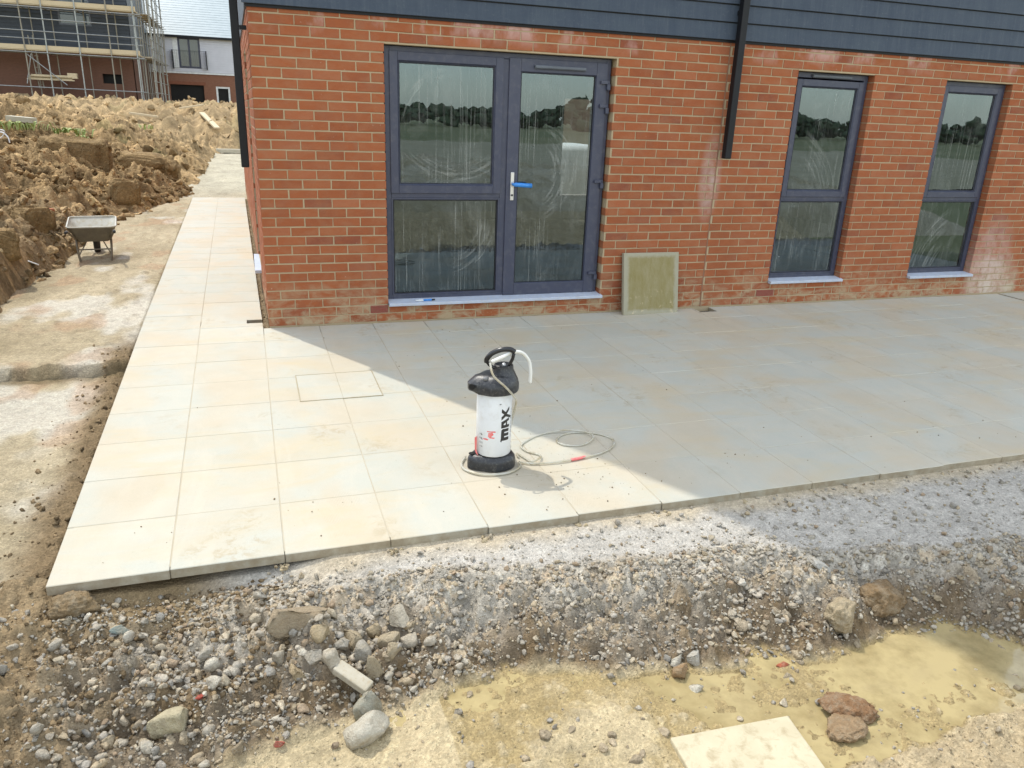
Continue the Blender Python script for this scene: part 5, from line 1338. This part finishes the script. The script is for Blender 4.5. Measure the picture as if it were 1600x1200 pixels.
for i in range(26):
    q0 = i * .262; y0, z0 = -.27 + q0 * cs, 6.03 + q0 * sn; y1, z1 = y0 + .27 * cs, z0 + .27 * sn
    MB().add([(HX0 - .1, y0, z0 + .016), (HX1 + .1, y0, z0 + .016), (HX1 + .1, y1, z1 + .004), (HX0 - .1, y1, z1 + .004), (HX0 - .1, y0 + .01, z0 - .004), (HX1 + .1, y0 + .01, z0 - .004)], [(0, 1, 2, 3), (4, 5, 1, 0)]).build('slate_course', M['slate'], rf)

# ------------------------------------------------------------------ dark clad house behind the scaffold
dh = thing('dark_clad_house', 'unfinished house behind the scaffold with dark boarded upper floor over brick', 'house', (0, 44.6, 0))
DX0, DX1 = -20.0, -5.75
WN = [(-9.2, -7.6, 5.6, 7.2), (-14.2, -12.4, 5.6, 7.2)]
hole_wall('brick_wall', DX0, DX1, .2, 4.25, [(-7.4, -6.4, 2.7, 3.2)], M['farbrick'], dh)
uw = hole_wall('upper_wall', DX0, DX1, 4.252, 8.6, WN, M['darkclad'], dh, -.03, .28)
for i in range(24):
    z = 4.27 + .18 * i
    xs_ = [(DX0, DX1)]
    for h_ in WN:
        if z + .17 > h_[2] and z < h_[3]:
            xs_ = [q for s_ in xs_ for q in ([(s_[0], h_[0] - .02), (h_[1] + .02, s_[1])] if s_[0] < h_[0] < s_[1] else [s_])]
    for a, b in xs_:
        MB().add([(a, -.055, z), (b, -.055, z), (b, -.0305, z + .17), (a, -.0305, z + .17), (a, -.0305, z), (b, -.0305, z)], [(0, 1, 2, 3), (0, 4, 5, 1)]).build('board', M['darkclad'], uw)
for h_ in WN:
    f_ = MB(); frame_ring(f_, h_[0], h_[1], h_[2], h_[3], .09, .0, .12); f_.box((h_[0] + h_[1]) / 2 - .04, (h_[0] + h_[1]) / 2 + .04, .001, .119, h_[2] + .091, h_[3] - .091)
    f_o = f_.build('window', M['vent'], dh); MB().box(h_[0] + .091, h_[1] - .091, .05, .06, h_[2] + .091, h_[3] - .091).build('pane', M['farglass'], f_o)
MB().box(DX0, DX1 - .04, .30, 8.45, .2, 8.58).build('core', M['darkhole'], dh)
MB().box(DX1 - .02, DX1 + .0, .0, 8.5, 4.25, 8.6).build('gable_cladding', simple('grey gable boards', (.16, .17, .18), rough=.7), dh)
MB().box(DX1 - .02, DX1 + .0, .0, 8.5, .2, 4.24).build('gable_brick', M['farbrick'], dh)
MB().box(DX0 - .2, DX1 + .3, -.35, 9, 8.61, 8.8).build('roof', M['slate'], dh)

# ------------------------------------------------------------------ scaffold
sf = thing('scaffold', 'tube scaffold with timber decks wrapped around the dark clad house', 'scaffold', (0, 43.3, 0))
XB = [-18.6, -16.7, -14.9, -13.1, -10.72, -9.36 - .35, -8.16, -6.62, -5.35]
rs2 = random.Random(9)
def pole(p0, p1, mat='scafpole', r=.034, name='pole'): return MB().tube([p0, p1], r, 6).build(name, M[mat], sf)
for i, x in enumerate(XB):
    pole((x, 0, .9), (x + rs2.uniform(-.04, .04), 0, 8.6), 'scafold' if i % 3 == 1 else 'scafpole', name='standard')
    pole((x + .25, 1.02, .9), (x + .25, 1.02, 8.6), 'scafold', .03, name='standard')
    for z in (4.05, 6.25): pole((x + .03, -.15, z), (x + .05, 1.1, z), 'scafold', .026, name='transom')
for z, y in ((2.35, -.04), (4.08, -.04), (4.75, .04), (5.12, -.04), (5.72, -.04), (6.28, -.04), (7.0, -.04), (7.4, -.04), (4.08, 1.06), (6.28, 1.06)):
    pole((XB[0] - .4, y, z + .06), (XB[-1] + .35, y, z - .05), 'scafpole', .026, name='ledger')
for z in (4.16, 6.36):
    for j in range(4): MB().box(XB[0] - .3, XB[-1] + .15, .06 + j * .235, .285 + j * .235, z, z + .045).build('deck_board', M['timber'], sf)
    MB().box(XB[0] - .3, XB[-1] + .15, .0365, .0585, z + .05, z + .27).build('toe_board', M['timber'], sf)
pole((-10.75, .05, 4.0), (-9.0, .05, 2.5), 'scafpole', .026, name='brace')
pole((-10.9, .05, 2.5), (-10.5, .05, 4.0), 'scafpole', .026, name='brace')
for x in (-10.42, -10.20): pole((x, .4, 2.3), (x - .12, .1, 4.9), 'scafold', .03, name='ladder_rail')
for i in range(8): pole((-10.43, .4 - i * .03, 2.5 + i * .28), (-10.21, .4 - i * .03, 2.5 + i * .28), 'scafold', .018, name='ladder_rung')
for i in range(5): MB().box(-10.9 + .05 * i, -8.65 - .12 * (i % 2), .1 + .1 * (i % 3), .34 + .1 * (i % 3), 2.72 + .055 * i, 2.77 + .055 * i).build('stacked_board', M['timber'], sf)
MB().box(-8.95, -8.5, .15, .5, 2.85, 3.12).build('stacked_board', M['timber'], sf)
# return along the gable
for j in range(8):
    y = .2 + j * 1.25
    for x in (-5.28, -4.62):
        pole((x + rs2.uniform(-.05, .05), y, .9), (x + rs2.uniform(-.08, .08), y, 8.8), 'scafold' if (j + (x > -5)) % 2 else 'scafpole', .03, name='standard')
    for z in (4.1, 6.3): pole((-5.4, y + .05, z), (-4.45, y + .05, z), 'scafold', .024, name='transom')
for z in (2.3, 2.9, 3.5, 4.08, 4.6, 5.1, 5.6, 6.28, 6.9, 7.4):
    pole((-4.62, 0, z), (-4.62, 9.3, z), 'scafpole', .024, name='ledger')
    if z in (2.3, 4.08, 5.1, 6.28): pole((-5.28, 0, z), (-5.28, 9.3, z), 'scafold', .024, name='ledger')
for j in range(4): pole((-4.58, .3 + 2.4 * j, 2.0), (-4.58, 2.4 + 2.2 * j, 6.2), 'scafold', .024, name='brace')
for z in (4.16, 6.36):
    for j in range(2): MB().box(-5.24 + .28 * j, -4.98 + .28 * j, 1.2, 9.3, z, z + .045).build('deck_board', M['timber'], sf)

# ------------------------------------------------------------------ what the panes mirror: hedgerow wood and a far shed
rg = np.random.RandomState(55); Vs = []; Fs = []; off = 0
for i in range(1000):
    a_ = rg.uniform(-2.9, -.15); rr_ = rg.uniform(130, 170); x = rr_ * math.cos(a_) * 1.5 + 10; y = -10 + rr_ * math.sin(a_)
    h_ = 2.0 + 5.5 * max(0, float(fbm(np.array([a_ * 5]), np.array([.3]), 3, 500)[0]) + .35)
    for k in range(2):
        s = rg.uniform(.8, 2.3); v = CLOD[2][rg.randint(10)] * s * np.array([1, 1, .9]); v = v + rg.normal(size=v.shape) * .14 * s
        Vs.append(v + np.array([x + rg.normal() * 2, y + rg.normal() * 2, rg.uniform(.1, 1) * h_])); Fs.append(ICO[2][1] + off); off += len(v)
o = link(bpy.data.objects.new('far_woodland', np_mesh('far_woodland', np.concatenate(Vs), np.concatenate(Fs), M['wood'])))
tag(o, kind='stuff')
